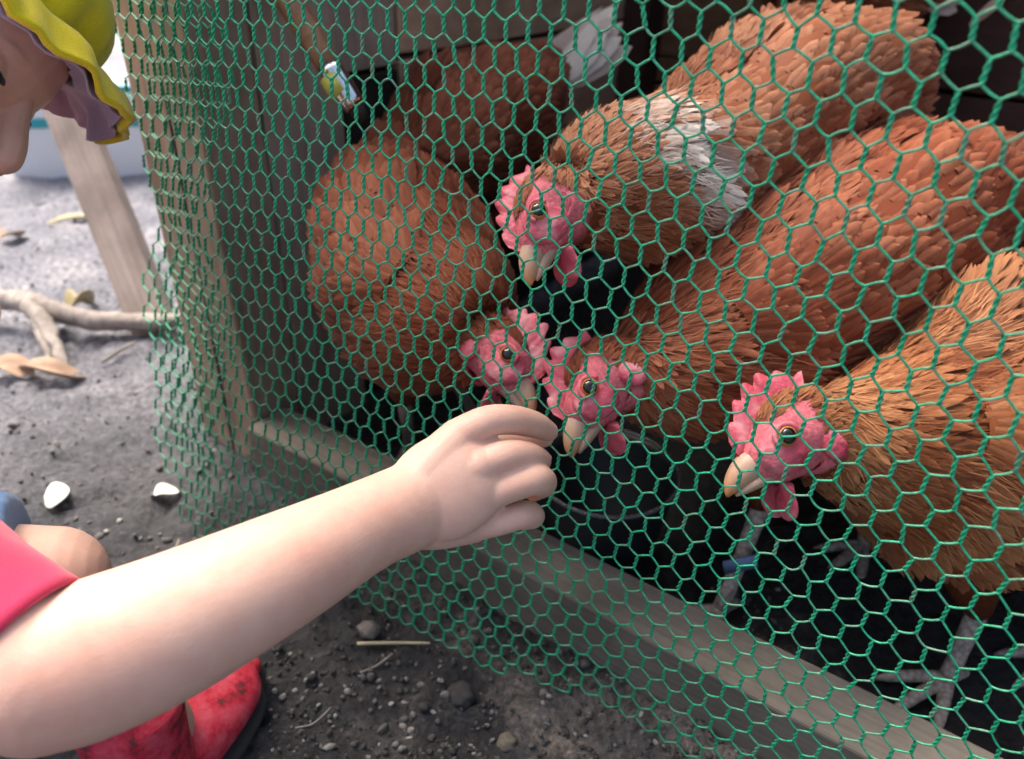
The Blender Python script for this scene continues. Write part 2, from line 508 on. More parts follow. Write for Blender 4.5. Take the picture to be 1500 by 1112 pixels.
for px, py, s, g in spots:
    s *= .5
    p = onz(px, py, 0)
    o = ball(MB(), A(p[0], p[1], gz(p[0], p[1])+s*.15), nrm(rng.normal(size=(3, 3))*.25+I3), (s, s*.72, s*.55), 12, 8, (g, g*.93, g*.84), .32, 1.8, int(px*3)).build('pebble', M['stone'])
    tag(o, 'small pale pebble on the dark soil in front of the netting', 'pebble', 'pebbles on the dark soil')

# ------------------------------------------------------------------ coop
PH = math.radians(34)
ct = A(math.cos(PH), -math.sin(PH), 0); cn = A(math.sin(PH), math.cos(PH), 0); cz = A(0, 0, 1)
cO = A(-.231, .590, 0)
def cp(a, b, z): return cO+ct*a+cn*b+cz*z
coop = empty('chicken_coop')
tag(coop, 'weathered timber chicken coop with plank walls, grey sill and corner post', 'chicken coop')
def plank(name, a0, a1, b0, b1, z0, z1, m, parent=coop, bev=.002, along='a', lab=None, warp=.0015):
    """a board with its own uneven edges; uv runs along the grain"""
    n = 9
    rngs = {'a': (a0, a1), 'b': (b0, b1), 'z': (z0, z1)}
    other = [q for q in 'abz' if q != along]
    s = np.linspace(*rngs[along], n)
    ring = []
    (p0, p1), (q0, q1) = rngs[other[0]], rngs[other[1]]
    V, UV = [], []
    off = rng.uniform(0, 9)
    L = abs(s[-1]-s[0])
    for k in range(n):
        for (p, q, u) in ((p0, q0, 0), (p1, q0, .25), (p1, q1, .5), (p0, q1, .75)):
            d = {along: s[k], other[0]: p+rng.uniform(-warp, warp), other[1]: q+rng.uniform(-warp, warp)}
            V.append(cp(d['a'], d['b'], d['z']))
            UV.append((u+off, off+L*k/(n-1)))
    Q = []
    for k in range(n-1):
        for j in range(4):
            Q.append((k*4+j, k*4+(j+1) % 4, k*4+4+(j+1) % 4, k*4+4+j))
    Q += [(3, 2, 1, 0), (n*4-4, n*4-3, n*4-2, n*4-1)]
    mb = MB().add(V, Q, None, None, UV)
    o = mb.build(name, m, parent, smooth=False, bevel=bev)
    me = o.data
    import bmesh
    bm = bmesh.new(); bm.from_mesh(me); bmesh.ops.recalc_face_normals(bm, faces=bm.faces); bm.to_mesh(me); bm.free()
    if lab: o['label'] = lab
    return o
plank('corner_post', -.108, -.016, 0, .058, -.03, 1.0, M['post'], along='z', bev=.004, lab='tan weathered corner post behind the netting')
plank('upright_board', -.040, -.019, .061, .15, -.02, .99, M['board'], along='z', lab='grey upright board beside the corner post')
plank('upright_board', -.052, -.028, .156, .235, -.02, .335, M['black'], along='z', lab='near black board standing in for a shaded gap')  # dark board put in where only a shaded gap shows
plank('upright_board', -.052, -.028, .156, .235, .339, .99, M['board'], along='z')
plank('sill_beam', -.012, 1.45, -.010, .036, -.012, .05, M['sill'], along='a', bev=.002, lab='grey weathered sill beam at the foot of the netting')
zs = [.0, .115, .225, .345, .47, .60, .74, .88, .985]
for k in range(len(zs)-1):
    plank('plank', -.05-rng.uniform(0, .003), -.028, .24, .772, zs[k]+.0025, zs[k+1]-.0025, M['side'] if k else M['black'], along='b')  # lowest plank painted near black in place of a dark opening
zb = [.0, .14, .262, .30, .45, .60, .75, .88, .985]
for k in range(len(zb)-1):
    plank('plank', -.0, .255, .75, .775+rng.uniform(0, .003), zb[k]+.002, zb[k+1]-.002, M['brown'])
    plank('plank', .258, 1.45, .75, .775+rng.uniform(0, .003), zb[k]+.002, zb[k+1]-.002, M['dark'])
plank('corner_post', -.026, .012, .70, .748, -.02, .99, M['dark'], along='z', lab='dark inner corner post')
for k in range(len(zs)-1):
    plank('plank', 1.452, 1.475, .0, .80, zs[k]+.002, zs[k+1]-.002, M['dark'], along='b')
plank('corner_post', 1.39, 1.45, -.03, -.001, -.02, 1.0, M['post'], along='z')
plank('light_leak_backing', -.062, -.056, .0, .80, -.01, 1.0, M['black'], along='b')  # added panels that stop daylight leaking between the planks
plank('light_leak_backing', -.06, 1.49, .783, .789, -.01, 1.0, M['black'])
for k in range(9):
    plank('unseen_roof_board', -.30+k*.205, -.30+k*.205+.203, .50, .92, 1.005, 1.022, M['roof'], along='b')  # unseen roof, cut back so daylight falls on the hens
plank('eave_beam', -.16, 1.5, -.012, .028, .955, 1.0, M['board'])

# ------------------------------------------------------------------ netting
# measured lattice vectors (pixel position, step along a row, step to the next row) of the real, sagging net
LAT = [(1425, 50, 59, 11.5, -12.5, 54.5), (775, 55, 33.2, 4.1, 0, 41), (375, 55, 24.5, .6, 2.5, 34.5), (375, 355, 20.3, 4.4, .7, 27),
       (775, 405, 29.6, 11, -8, 35.5), (1425, 505, 55.5, 21, -13.5, 45.5), (1425, 1005, 47, 28.5, -18, 33), (975, 805, 33.2, 18.5, -6.5, 28.5),
       (235, 155, 15, 2.3, 2, 28), (275, 435, 15, 5.5, 1, 21.5), (295, 705, 13.8, 7.9, -3, 20), (495, 635, 20, 7.8, 0, 23.3),
       (615, 915, 21.6, 7.8, -1, 20.7), (1125, 1055, 34, 22, -10, 18.5), (1175, 355, 44.5, 12.5, -12, 45.5)]
def terms(x, y):
    x, y = (x-800)/700., (y-500)/500.
    return np.stack([x, y, x*x, x*y, y*y, x**3, x*x*y, x*y*y, y**3], -1)
def dterms(x, y):
    x, y = (x-800)/700., (y-500)/500.
    z = np.zeros_like(x); o = z+1
    dx = np.stack([o, z, 2*x, y, z, 3*x*x, 2*x*y, y*y, z], -1)/700.
    dy = np.stack([z, o, z, x, 2*y, z, x*x, 2*x*y, 3*y*y], -1)/500.
    return dx, dy
rows, ru, rv = [], [], []
for x, y, a1, a2, b1, b2 in LAT:
    dx, dy = dterms(np.float64(x), np.float64(y))
    rows += [dx*a1+dy*a2, dx*b1+dy*b2]
    ru += [1, 0]; rv += [0, 1]
reg = np.eye(9)*np.array([0, 0, .01, .01, .01, .05, .05, .05, .05])
Am = np.vstack([np.array(rows), reg])
cu = np.linalg.lstsq(Am, np.array(ru+[0]*9, float), rcond=None)[0]
cv = np.linalg.lstsq(Am, np.array(rv+[0]*9, float), rcond=None)[0]
def px2uv(p):
    q = np.stack([np.clip(p[:, 0], 190, 1480), np.clip(p[:, 1], 30, 1080)], 1)
    dx, dy = dterms(q[:, 0], q[:, 1])
    d = p-q
    J = np.stack([np.stack([dx@cu, dy@cu], -1), np.stack([dx@cv, dy@cv], -1)], 1)
    tq = terms(q[:, 0], q[:, 1])
    return np.stack([tq@cu, tq@cv], -1)+np.einsum('nij,nj->ni', J, d), J
def uv2px(uv):
    p = np.tile([[800., 500.]], (len(uv), 1))
    for _ in range(60):
        f, J = px2uv(p)
        st = np.einsum('nij,nj->ni', np.linalg.inv(J), uv-f)
        l = np.linalg.norm(st, axis=1, keepdims=True)
        p = p+st*np.minimum(1, 160/(l+1e-9))
    return p
def net_y(x, z):
    """plan position of the net sheet: nearly flat, curling back round the corner on the left, bulging at the foot"""
    d = np.clip(-.13-x, 0, None)
    k = 3.6*np.clip((z+.02)/.25, 0.15, 1)
    return .375-.42*x-.27*np.clip(x-.05, 0, None)+k*d**2-.012*np.exp(-((x-.0)/.12)**2)*np.clip(1-z/.2, 0, 1)+.004*np.sin(x*31+z*9)
def net3d(p):
    D = cF+cR*((p[:, :1]-W0/2)/FPX)+cU*((H0/2-p[:, 1:])/FPX)
    k = np.linspace(.15, 1.1, 260)
    best = np.zeros(len(p))
    lo = np.zeros(len(p)); hi = np.zeros(len(p)); found = np.zeros(len(p), bool)
    prev = None
    for kk in k:
        P = cP+D*kk
        g = P[:, 1]-net_y(P[:, 0], P[:, 2])
        if prev is not None:
            hit = (~found) & (g >= 0) & (prev < 0)
            lo[hit] = kk-(k[1]-k[0]); hi[hit] = kk
            found |= hit
        prev = g
    for _ in range(30):
        mid = (lo+hi)/2
        P = cP+D*mid[:, None]
        s = P[:, 1]-net_y(P[:, 0], P[:, 2]) >= 0
        hi = np.where(s, mid, hi); lo = np.where(s, lo, mid)
    return cP+D*hi[:, None], found
NU, NV, SEG = (-42, 56), (-46, 42), .66
nodes_uv, key = [], {}
for j in range(*NV):
    for i in range(*NU):
        u = i+.5*(j % 2)
        for e, vv in ((0, j), (1, j+SEG)):
            key[(i, j, e)] = len(nodes_uv)
            nodes_uv.append((u+rng.normal()*.035, vv+rng.normal()*.03))
nodes_uv = np.array(nodes_uv)
npx = uv2px(nodes_uv)
npos, okn = net3d(npx)
edge_y = np.array([-400, 0, 190, 420, 560, 660, 720, 790, 1200])
edge_x = np.array([150, 163, 166, 200, 224, 228, 258, 252, 300])
okn &= (npx[:, 0] > np.interp(npx[:, 1], edge_y, edge_x)) & (npx[:, 0] < 2700) & (npx[:, 1] > -820) & (npos[:, 0] < .68)
okn &= (npos[:, 2] > -.004) & np.all(np.isfinite(npx), axis=1)
npos[:, 2] = np.maximum(npos[:, 2], .001)
def net_edges():
    for j in range(*NV):
        for i in range(*NU):
            yield key[(i, j, 0)], key[(i, j, 1)]
            for du in (-1, 0):
                kk = (i+du+(j % 2), j+1, 0)
                if kk in key: yield key[(i, j, 1)], key[kk]
EDG = np.array(list(net_edges()))
elen = np.linalg.norm(npos[EDG[:, 0]]-npos[EDG[:, 1]], axis=1)
for _ in range(8):          # trim loose wire ends back to closed meshes
    live = okn[EDG[:, 0]] & okn[EDG[:, 1]] & (elen < .03)
    deg = np.bincount(EDG[live].ravel(), minlength=len(okn))
    okn &= deg >= 2
net = MB()
GREEN, PALE, GREY = A(.010, .34, .165), A(.05, .44, .25), A(.19, .23, .185)
netn = nrm(A(.42, 1, 0))
def wirecol():
    r = rng.random()
    return GREEN*(1-r*.35)+PALE*r*.35
def weave(net, npos, okn):
    for j in range(*NV):
        for i in range(*NU):
            a, b = key[(i, j, 0)], key[(i, j, 1)]
            if okn[a] and okn[b]:
                p, q = npos[a], npos[b]
                L = np.linalg.norm(q-p)
                if .002 < L < .03:
                    t = (q-p)/L
                    e1 = nrm(np.cross(t, netn)); e2 = np.cross(t, e1)
                    s = np.linspace(0, 1, 9)
                    ph0 = rng.uniform(0, 6.28)
                    c = wirecol()
                    if rng.random() < .12: c = c*.55+GREY*.45
                    for k2 in (0, math.pi):
                        ang = ph0+k2+s*2*math.pi*1.25
                        pts = p+np.outer(s, q-p)+(np.outer(np.cos(ang), e1)+np.outer(np.sin(ang), e2))*.00060
                        Vv, Qq, Tt, uv = loft(pts, .00066, .00066, 5, netn, cap=False)
                        net.add(Vv, Qq, None, c)
            if okn[b]:
                for du, wgt in ((-1, .30), (0, .05)):
                    kk = (i+du+(j % 2), j+1, 0)
                    if kk not in key or not okn[key[kk]]: continue
                    p, q = npos[b], npos[key[kk]]
                    L = np.linalg.norm(q-p)
                    if not .001 < L < .03: continue
                    s = np.linspace(0, 1, 5)
                    bow = rng.normal()*.0004
                    pts = p+np.outer(s, q-p)+np.outer(np.sin(s*math.pi), A(0, 0, 1))*bow-np.outer(np.sin(s*math.pi), netn)*.0004
                    c = wirecol()
                    g = min(1, max(0, wgt+rng.normal()*.18)); c = c*(1-g)+GREY*g
                    Vv, Qq, Tt, uv = loft(pts, .00060, .00060, 5, netn, cap=False)
                    net.add(Vv, Qq, None, c)
    return net
weave(net, npos, okn)
# the net's free end is folded back behind itself at the corner
px2 = uv2px(nodes_uv*A(1, 1)+A(.43, .37))
pos2, ok2 = net3d(px2)
pos2 = pos2+netn*(.016+.006*np.sin(pos2[:, 2]*40))[:, None]
ok2 &= (px2[:, 0] > np.interp(px2[:, 1], edge_y, edge_x)+4) & (px2[:, 0] < 300+22*np.sin(px2[:, 1]/70)) & (px2[:, 1] > -330) & (pos2[:, 2] > .0)
for _ in range(6):
    live = ok2[EDG[:, 0]] & ok2[EDG[:, 1]] & (np.linalg.norm(pos2[EDG[:, 0]]-pos2[EDG[:, 1]], axis=1) < .03)
    ok2 &= np.bincount(EDG[live].ravel(), minlength=len(ok2)) >= 2
fold = weave(MB(), pos2, ok2)
net_o = net.build('wire_netting', M['net'])
fold.build('folded_edge', M['net'], net_o)
tag(net_o, 'green plastic coated hexagonal wire netting stretched across the coop front', 'wire netting')

# ------------------------------------------------------------------ hens
FT = np.array([0, .3, .62, .88, 1.])
FW = np.array([.40, .92, .95, .58, .05])
def feathers(mb, P, N, T, L, Wd, lift, C, tipc=None, camber=.25):
    n = len(P)
    if not n: return
    B = np.cross(N, T)
    x = np.array([-1, 0, 1.])
    t = FT
    base = P[:, None, None, :]
    V = base+T[:, None, None, :]*(t[None, :, None, None]*L[:, None, None, None])
    V = V+B[:, None, None, :]*((FW[:, None]*x[None, :])[None, :, :, None]*Wd[:, None, None, None]*.5)
    h = (lift[:, None, None]*L[:, None, None]*(t*(1.15-.75*t))[None, :, None]
         - camber*Wd[:, None, None]*(FW[:, None]*np.abs(x)[None, :])[None])
    V = V+N[:, None, None, :]*h[..., None]
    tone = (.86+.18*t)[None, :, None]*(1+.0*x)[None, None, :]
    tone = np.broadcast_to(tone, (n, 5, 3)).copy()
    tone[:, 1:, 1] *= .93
    Cc = C[:, None, None, :]*tone[..., None]
    if tipc is not None:
        wgt = np.zeros((5, 3)); wgt[3:] = .4; wgt[2, [0, 2]] = .2
        Cc = Cc*(1-wgt[None, :, :, None]*.45)+tipc[:, None, None, :]*wgt[None, :, :, None]*.45
    f = np.arange(n)[:, None]*15
    q = np.array([(r*3+c, r*3+c+1, r*3+c+4, r*3+c+3) for r in range(4) for c in range(2)])
    Q = (f[:, :, None]+q[None]).reshape(-1, 4)
    off = rng.uniform(0, 20, (n, 2))
    UV = np.stack(np.broadcast_arrays(off[:, 0][:, None, None]+x[None, None, :]*.5, off[:, 1][:, None, None]+t[None, :, None]), -1)
    mb.add(V.reshape(-1, 3), Q, None, Cc.reshape(-1, 3), UV.reshape(-1, 2))

def barbs(mb, P, N, T, L, wd, lift, C):
    n = len(P)
    B = np.cross(N, T)
    t = np.array([0, .5, 1.])
    hw = np.array([1, .8, .1])
    x = np.array([-1, 1.])
    V = P[:, None, None]+T[:, None, None]*(t[None, :, None, None]*L[:, None, None, None])
    V = V+B[:, None, None]*((hw[:, None]*x[None])[None, :, :, None]*wd*.5)
    V = V+N[:, None, None]*(lift[:, None, None]*L[:, None, None]*(t*(1.3-.8*t))[None, :, None])[..., None]
    V = np.broadcast_to(V, (n, 3, 2, 3))
    Cc = np.broadcast_to(C[:, None, None], (n, 3, 2, 3))*np.array([.8, 1, 1.15])[None, :, None, None]
    f = np.arange(n)[:, None, None]*6
    Q = (f+np.array([(0, 1, 3, 2), (2, 3, 5, 4)])[None]).reshape(-1, 4)
    mb.add(V.reshape(-1, 3), Q, None, Cc.reshape(-1, 3), np.repeat(rng.uniform(0, 20, (n, 2)), 6, 0))

RUST, LIGHT, DARK, WHITE, PINK = A(.235, .060, .022), A(.45, .195, .102), A(.095, .023, .011), A(.74, .66, .57), A(.60, .15, .18)
def hen(label, head, beak_to, comb_to, spine, hint, feet, dens=1., tail=(.09, 8), tailcol=None, white=None, tone=A(1, 1, 1), wing=True,
        hs=1.1, comb_h=1., band=False, tail_dir=None, spread=.42):
    """head centre, point the beak aims at, direction of the comb; spine = (point, half width, half height) from nape to rump"""
    root = empty('hen')
    tag(root, label, 'hen', 'red brown hens crowded behind the netting')
    Hc = np.asarray(head, float)
    f = nrm(np.asarray(beak_to)-Hc)
    u = np.asarray(comb_to, float); u = nrm(u-f*(f@u))
    r = np.cross(f, u)
    s = hs/1000.
    def hp(a, b_, c): return Hc+(f*a+u*b_+r*c)*s
    # body, one surface from face to rump
    S = [(hp(19, -4, 0), 5*s, 6*s), (hp(13, -2, 0), 10*s, 11*s), (hp(3, 0, 0), 13.0*s, 15*s), (hp(-9, 1, 0), 15.0*s, 17*s)]
    S += [(np.asarray(p, float), a, b_) for p, a, b_ in spine]
    q = catmull(np.array([[*p, a, b_] for p, a, b_ in S]), 90)
    P, ra, rb = q[:, :3], np.maximum(q[:, 3], .003), np.maximum(q[:, 4], .003)
    seg = np.concatenate([[0], np.cumsum(np.linalg.norm(np.diff(P, axis=0), axis=1))])
    K = 40
    # orientation: comb direction at the head eases into the back direction along the body
    T = nrm(np.gradient(P, axis=0))
    e = np.clip((seg/seg[-1]-.08)/.22, 0, 1)[:, None]
    Uh = nrm(u*(1-e)+np.asarray(hint, float)*e)
    U = nrm(Uh-T*np.sum(T*Uh, 1, keepdims=True))
    Lt = np.cross(T, U)
    th = np.arange(K)*2*math.pi/K
    def surf(si, ang):
        """si float ring index, ang angle -> point, normal, tailward tangent"""
        i0 = np.clip(si.astype(int), 0, len(P)-2); fr = (si-i0)[:, None]
        def g(X): return X[i0]*(1-fr)+X[i0+1]*fr
        p, l_, u_, a_, b_ = g(P), g(Lt), g(U), g(ra[:, None]), g(rb[:, None])
        o_ = l_*np.cos(ang)[:, None]*a_+u_*np.sin(ang)[:, None]*b_
        am = np.clip((np.interp(si, np.arange(90.), seg)-.05)/.06, 0, 1)
        return p+o_*(1+am*(.075*vnoise((p+o_)*21+hs*9, 3)+.035*vnoise((p+o_)*52, 7)))[:, None]
    def surf_n(si, ang):
        p = surf(si, ang)
        d1 = surf(np.clip(si+.6, 0, len(P)-1.01), ang)-surf(np.clip(si-.6, 0, len(P)-1.01), ang)
        d2 = surf(si, ang+.08)-surf(si, ang-.08)
        nn = nrm(np.cross(d2, d1))
        c = p-surf(si, ang+math.pi)
        sg = np.sign(np.sum(nn*c, 1, keepdims=True)); sg[sg == 0] = 1
        return p, nn*sg, nrm(d1)
    V, Q, Tr, uv = loft(P, ra, rb, K)
    SI, TH = np.meshgrid(np.arange(90.), th, indexing='ij')
    V[:90*K] = surf(np.minimum(SI.ravel(), 88.999), TH.ravel())
    V[:90*K] += (.0012*fbm(V[:90*K]*90, 3, 3))[:, None]*nrm(V[:90*K]-np.repeat(P, K, 0))
    d = V-Hc
    lf, lu = d@f/s, d@u/s
    face = (lf > -10) & (lu < 13) & (lu > -17) & (np.linalg.norm(d-f*.003, axis=1) < .0235*hs)
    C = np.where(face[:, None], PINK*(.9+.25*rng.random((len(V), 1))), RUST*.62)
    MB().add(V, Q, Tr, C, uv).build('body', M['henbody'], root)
    # plumage
    mb = MB()
    s_tot = seg[-1]
    pos = .012
    row = 0
    AP, AN, AT, AL, AW, ALF, AC, ATC = [], [], [], [], [], [], [], []
    while pos < s_tot*.985:
        x = pos/s_tot
        si = np.interp(pos, seg, np.arange(90.))
        a_, b_ = np.interp(si, np.arange(90), ra), np.interp(si, np.arange(90), rb)
        per = math.pi*(3*(a_+b_)-math.sqrt((3*a_+b_)*(a_+3*b_)))
        if pos < .045: fl, fw, stp, lift = .008, .0035, .0028, .10
        elif x < .42:
            k = min(1, (pos-.045)/.06)
            fl, fw, stp, lift = .011+.024*k, .0044+.0026*k, .0042+.0013*k, .055
        else: fl, fw, stp, lift = .032, .0080, .0055, .055
        stp /= dens
        m = max(6, int(per/(fw*.62)*dens))
        ang = (np.arange(m)+.5*(row % 2)+rng.normal(size=m)*.22)*2*math.pi/m
        sj = np.clip(si+rng.normal(size=m)*.35, 0, 88.5)
        p, nn, tt_ = surf_n(sj, ang)
        yaw = rng.normal(size=m)*.22
        bb = np.cross(nn, tt_)
        tt_ = nrm(tt_*np.cos(yaw)[:, None]+bb*np.sin(yaw)[:, None])
        c = RUST[None]*(.9+.2*rng.random((m, 1)))
        mixl = np.clip(.22+.55*fbm(p*26, 3, 4)+.10*rng.normal(size=m), 0, 1)[:, None]
        c = c*(1-mixl)+LIGHT*mixl
        mixd = np.clip(.06+.75*fbm(p*19+5, 2, 8), 0, .85)[:, None]
        c = c*(1-mixd)+DARK*mixd
        tipc = np.tile(LIGHT*1.25, (m, 1))
        if white is not None:
            ww = np.clip(white(x, ang, p), 0, 1)[:, None]*(rng.random((m, 1)) < .85)
            c = c*(1-ww)+WHITE/tone*(.8+.3*rng.random((m, 1)))*ww
            tipc = tipc*(1-ww)+WHITE/tone*ww
        keep = np.ones(m, bool)
        dd = p-Hc
        keep &= ~((dd@f/s > -9) & (dd@u/s < 12) & (dd@u/s > -17) & (np.linalg.norm(dd-f*.003, axis=1) < .0225*hs))
        keep &= ~(dd@f/s > 8)
        AP.append((p+nn*.0006)[keep]); AN.append(nn[keep]); AT.append(tt_[keep])
        AL.append((fl*(.85+.3*rng.random(m)))[keep]); AW.append((fw*(.85+.3*rng.random(m)))[keep]); ALF.append((lift*(.5+rng.random(m)))[keep])
        AC.append((c*tone)[keep]); ATC.append((tipc*tone)[keep])
        pos += stp; row += 1
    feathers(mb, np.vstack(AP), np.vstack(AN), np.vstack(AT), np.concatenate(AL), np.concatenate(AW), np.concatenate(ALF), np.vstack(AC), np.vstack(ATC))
    nbq = int(8500*dens)
    cdf = np.cumsum(ra+rb); cdf = cdf/cdf[-1]
    sj = np.clip(np.interp(rng.random(nbq), cdf, np.arange(90.)), 6, 88.)
    ang = rng.uniform(0, 2*math.pi, nbq)
    p, nn, tt_ = surf_n(sj, ang)
    dd = p-Hc
    keep = ~((dd@f/s > -9) & (dd@u/s < 12) & (np.linalg.norm(dd, axis=1) < .0235*hs)) & ~(dd@f/s > 6)
    p, nn, tt_, sj, ang = p[keep], nn[keep], tt_[keep], sj[keep], ang[keep]
    m = len(p)
    yaw = rng.normal(size=m)*.20
    tt_ = nrm(tt_*np.cos(yaw)[:, None]+np.cross(nn, tt_)*np.sin(yaw)[:, None])
    mixl = np.clip(.3+.55*fbm(p*26, 3, 4)+.3*rng.normal(size=m), 0, 1)[:, None]
    c = RUST*(1-mixl)+LIGHT*1.05*mixl
    if white is not None:
        ww = np.clip(white(.4, ang, p), 0, 1)[:, None]
        c = c*(1-ww)+WHITE/tone*ww
    xx = np.interp(sj, np.arange(90), seg)
    ln = np.clip((xx-.01)*.35, .005, .017)*(.7+.6*rng.random(m))
    barbs(mb, p+nn*np.clip(xx*.035, .0012, .0042)[:, None], nn, tt_, ln, .0006, .03+.05*rng.random(m), c*tone)
    tag(mb.build('plumage', M['feather'], root), kind='stuff')
    # wings
    if wing:
        for sg in (1, -1):
            wm = MB()
            i0, i1 = 44, 83
            ang0 = (0.22 if sg > 0 else math.pi-.22)
            def wpt(x, v_):
                si = np.clip(i0+(i1-i0)*x, 0, 88.5)
                hw = np.interp(x, [-.1, 0, .12, .45, .75, 1, 1.1], [.01, .022, .046, .054, .040, .014, .01])
                ri = np.maximum(.02, np.interp(si, np.arange(90), rb))
                pp, n2, t2 = surf_n(si, ang0+sg*(v_*hw/ri+.25*x))
                pr_ = np.clip(1-v_**2, 0, 1)**.55*np.sin(math.pi*np.clip(.10+x*.86, 0, 1))**.6
                return pp+n2*(.013*pr_-.0015)[:, None]
            gx_, gv_ = np.meshgrid(np.linspace(0, 1, 30), np.linspace(-1, 1, 17), indexing='ij')
            gi, gj = np.meshgrid(np.arange(29), np.arange(16), indexing='ij'); ga = (gi*17+gj).ravel()
            wm.add(wpt(gx_.ravel(), gv_.ravel()), np.stack([ga, ga+1, ga+18, ga+17], 1), None, RUST*.85*tone, np.tile([[.3, .3]], (510, 1)))
            nx_, nv_ = 30, 14
            fx, fv = np.meshgrid(np.linspace(0.01, .97, nx_), np.linspace(-.97, .97, nv_), indexing='ij')
            fx = (fx+rng.normal(size=fx.shape)*.008).ravel(); fv = np.clip((fv+rng.normal(size=fv.shape)*.04).ravel(), -.99, .99)
            m = len(fx)
            pp = wpt(fx, fv)
            t2 = nrm(wpt(fx+.035, fv)-wpt(fx-.01, fv))
            b2 = wpt(fx, np.clip(fv+.05, -1, 1))-wpt(fx, np.clip(fv-.05, -1, 1))
            n2 = nrm(np.cross(t2, b2))
            cen_ = surf(np.clip(i0+(i1-i0)*fx, 0, 88.5), np.full(m, ang0))-surf(np.clip(i0+(i1-i0)*fx, 0, 88.5), np.full(m, ang0+math.pi))
            n2 = n2*np.where(np.sum(n2*cen_, 1) < 0, -1, 1)[:, None]
            long = np.clip((fx-.35)/.4, 0, 1)
            c = RUST[None]*(.8+.28*rng.random((m, 1)))
            mixl = np.clip(.2+.12*rng.normal(size=m)+.35*fbm(pp*30, 2, 2), 0, 1)[:, None]
            c = c*(1-mixl)+LIGHT*mixl
            tipc = np.tile(LIGHT*1.35, (m, 1))
            if white is not None:
                ww = np.clip(white(.5, np.full(m, ang0), pp), 0, 1)[:, None]*.6
                c = c*(1-ww)+WHITE/tone*ww
            AP, AN, AT = [pp+n2*.0009], [n2], [t2]
            AL, AW = [(.024+.030*long)*(.85+.3*rng.random(m))], [np.full(m, .0125)*(.85+.3*rng.random(m))]
            ALF, AC, ATC = [np.full(m, .03)*(.5+rng.random(m))], [c*tone], [tipc*tone]
            feathers(wm, np.vstack(AP), np.vstack(AN), np.vstack(AT), np.concatenate(AL), np.concatenate(AW), np.concatenate(ALF), np.vstack(AC), np.vstack(ATC))
            tag(wm.build('wing', M['feather'], root), kind='stuff')
    # tail fan
    tl, tn = tail
    tm = MB()
    tdir = nrm(T[-1]+.55*np.asarray(hint)) if tail_dir is None else nrm(np.asarray(tail_dir, float))
    tside = nrm(np.cross(tdir, hint if tail_dir is None else -cF+.6*A(0, 0, 1))); tup = np.cross(tside, tdir)
    for lay in range(3):
        k = np.linspace(-1, 1, tn)
        d_ = nrm(tdir+np.outer(k*(spread-.08*lay), tside)+np.outer(-.18*k**2+.1*lay, tup))
        nn = nrm(np.cross(np.cross(d_, tup), d_)+np.outer(k*.6, tside))
        nn = nrm(nn-d_*np.sum(nn*d_, 1, keepdims=True))
        pp = P[-3]+np.outer(k*.020, tside)+tup*(.004*lay)-tdir*.012
        c = np.tile(RUST*.9, (tn, 1))*(.7+.5*rng.random((tn, 1)))
        tipc = np.tile(LIGHT, (tn, 1))
        if tailcol is not None:
            ww = rng.uniform(.45, 1, (tn, 1)); c = c*(1-ww)+tailcol*ww; tipc = np.tile(tailcol*1.05, (tn, 1))
        feathers(tm, pp, nn, d_, np.full(tn, tl*(1-.17*lay))*(.9+.2*rng.random(tn)), np.full(tn, .026), np.full(tn, .10), c*(tone if tailcol is None else 1.), tipc*(tone if tailcol is None else 1.), .12)
    tag(tm.build('tail', M['feather'], root), kind='stuff')
    # comb: serrated fleshy blade from beak base over the crown
    nb = 34
    tq = np.linspace(0, 1, nb)
    bf = 21-40*tq; bu = 6+11*np.sin(np.clip(tq*1.25, 0, 1)*math.pi*.5)
    hgt = comb_h*(4+10*np.sin(np.clip(tq*1.05+.05, 0, 1)*math.pi)**.7)
    teeth = np.abs(np.sin(tq*math.pi*5.5+.4))**.8
    top = bu+hgt*(.70+.36*teeth)
    lean = .25*np.sin(tq*3)
    cm = MB()
    rings = []
    for k in range(nb):
        col = []
        for lev, thk in ((0, 3.2), (.35, 2.2), (.7, 1.4), (1, .35)):
            uu = bu[k]-3+(top[k]-bu[k]+3)*lev
            back = -4*lev*tq[k]*comb_h
            off = lean[k]*9*lev**2*comb_h
            col.append((hp(bf[k]+back, uu, off+thk*.5+.3*math.sin(k*1.7)), hp(bf[k]+back, uu, off-thk*.5+.3*math.sin(k*2.1))))
        rings.append([c_[0] for c_ in col]+[c_[1] for c_ in col[::-1]])
    rings = np.array(rings)
    nr = rings.shape[1]
    ii, jj = np.meshgrid(np.arange(nb-1), np.arange(nr), indexing='ij')
    a_ = (ii*nr+jj).ravel(); b_ = (ii*nr+(jj+1) % nr).ravel()
    Tc = [(0, k, k+1) for k in range(1, nr-1)]+[((nb-1)*nr, (nb-1)*nr+k+1, (nb-1)*nr+k) for k in range(1, nr-1)]
    cm.add(rings.reshape(-1, 3), np.stack([a_, b_, b_+nr, a_+nr], 1), Tc)
    cm.build('comb', M['comb'], root)
    down = nrm(A(0, 0, -1)+.25*(-u))
    for sg in (1, -1):
        wt = MB()
        c0 = hp(11, -13, 5*sg)
        dn = nrm(down+r*.10*sg)
        tube(wt, [c0, c0+dn*4*s, c0+dn*8*s, c0+dn*13*s, c0+dn*16*s], np.array([3.2, 5, 6.8, 5.8, 2.2])*s, 12, 14, hint=f, rb=np.array([2, 1.5, 1.5, 1.5, .8])*s)
        # wide along the head axis, thin across
        wt.build('wattle', M['comb'], root)
        ball(MB(), hp(-11, -8, 12.8*sg), np.array([f, u, r]), A(5.5, 7.0, 2.6)*s, 20, 14, None, .14, 4, 3+sg).build('earlobe', M['comb'], root)
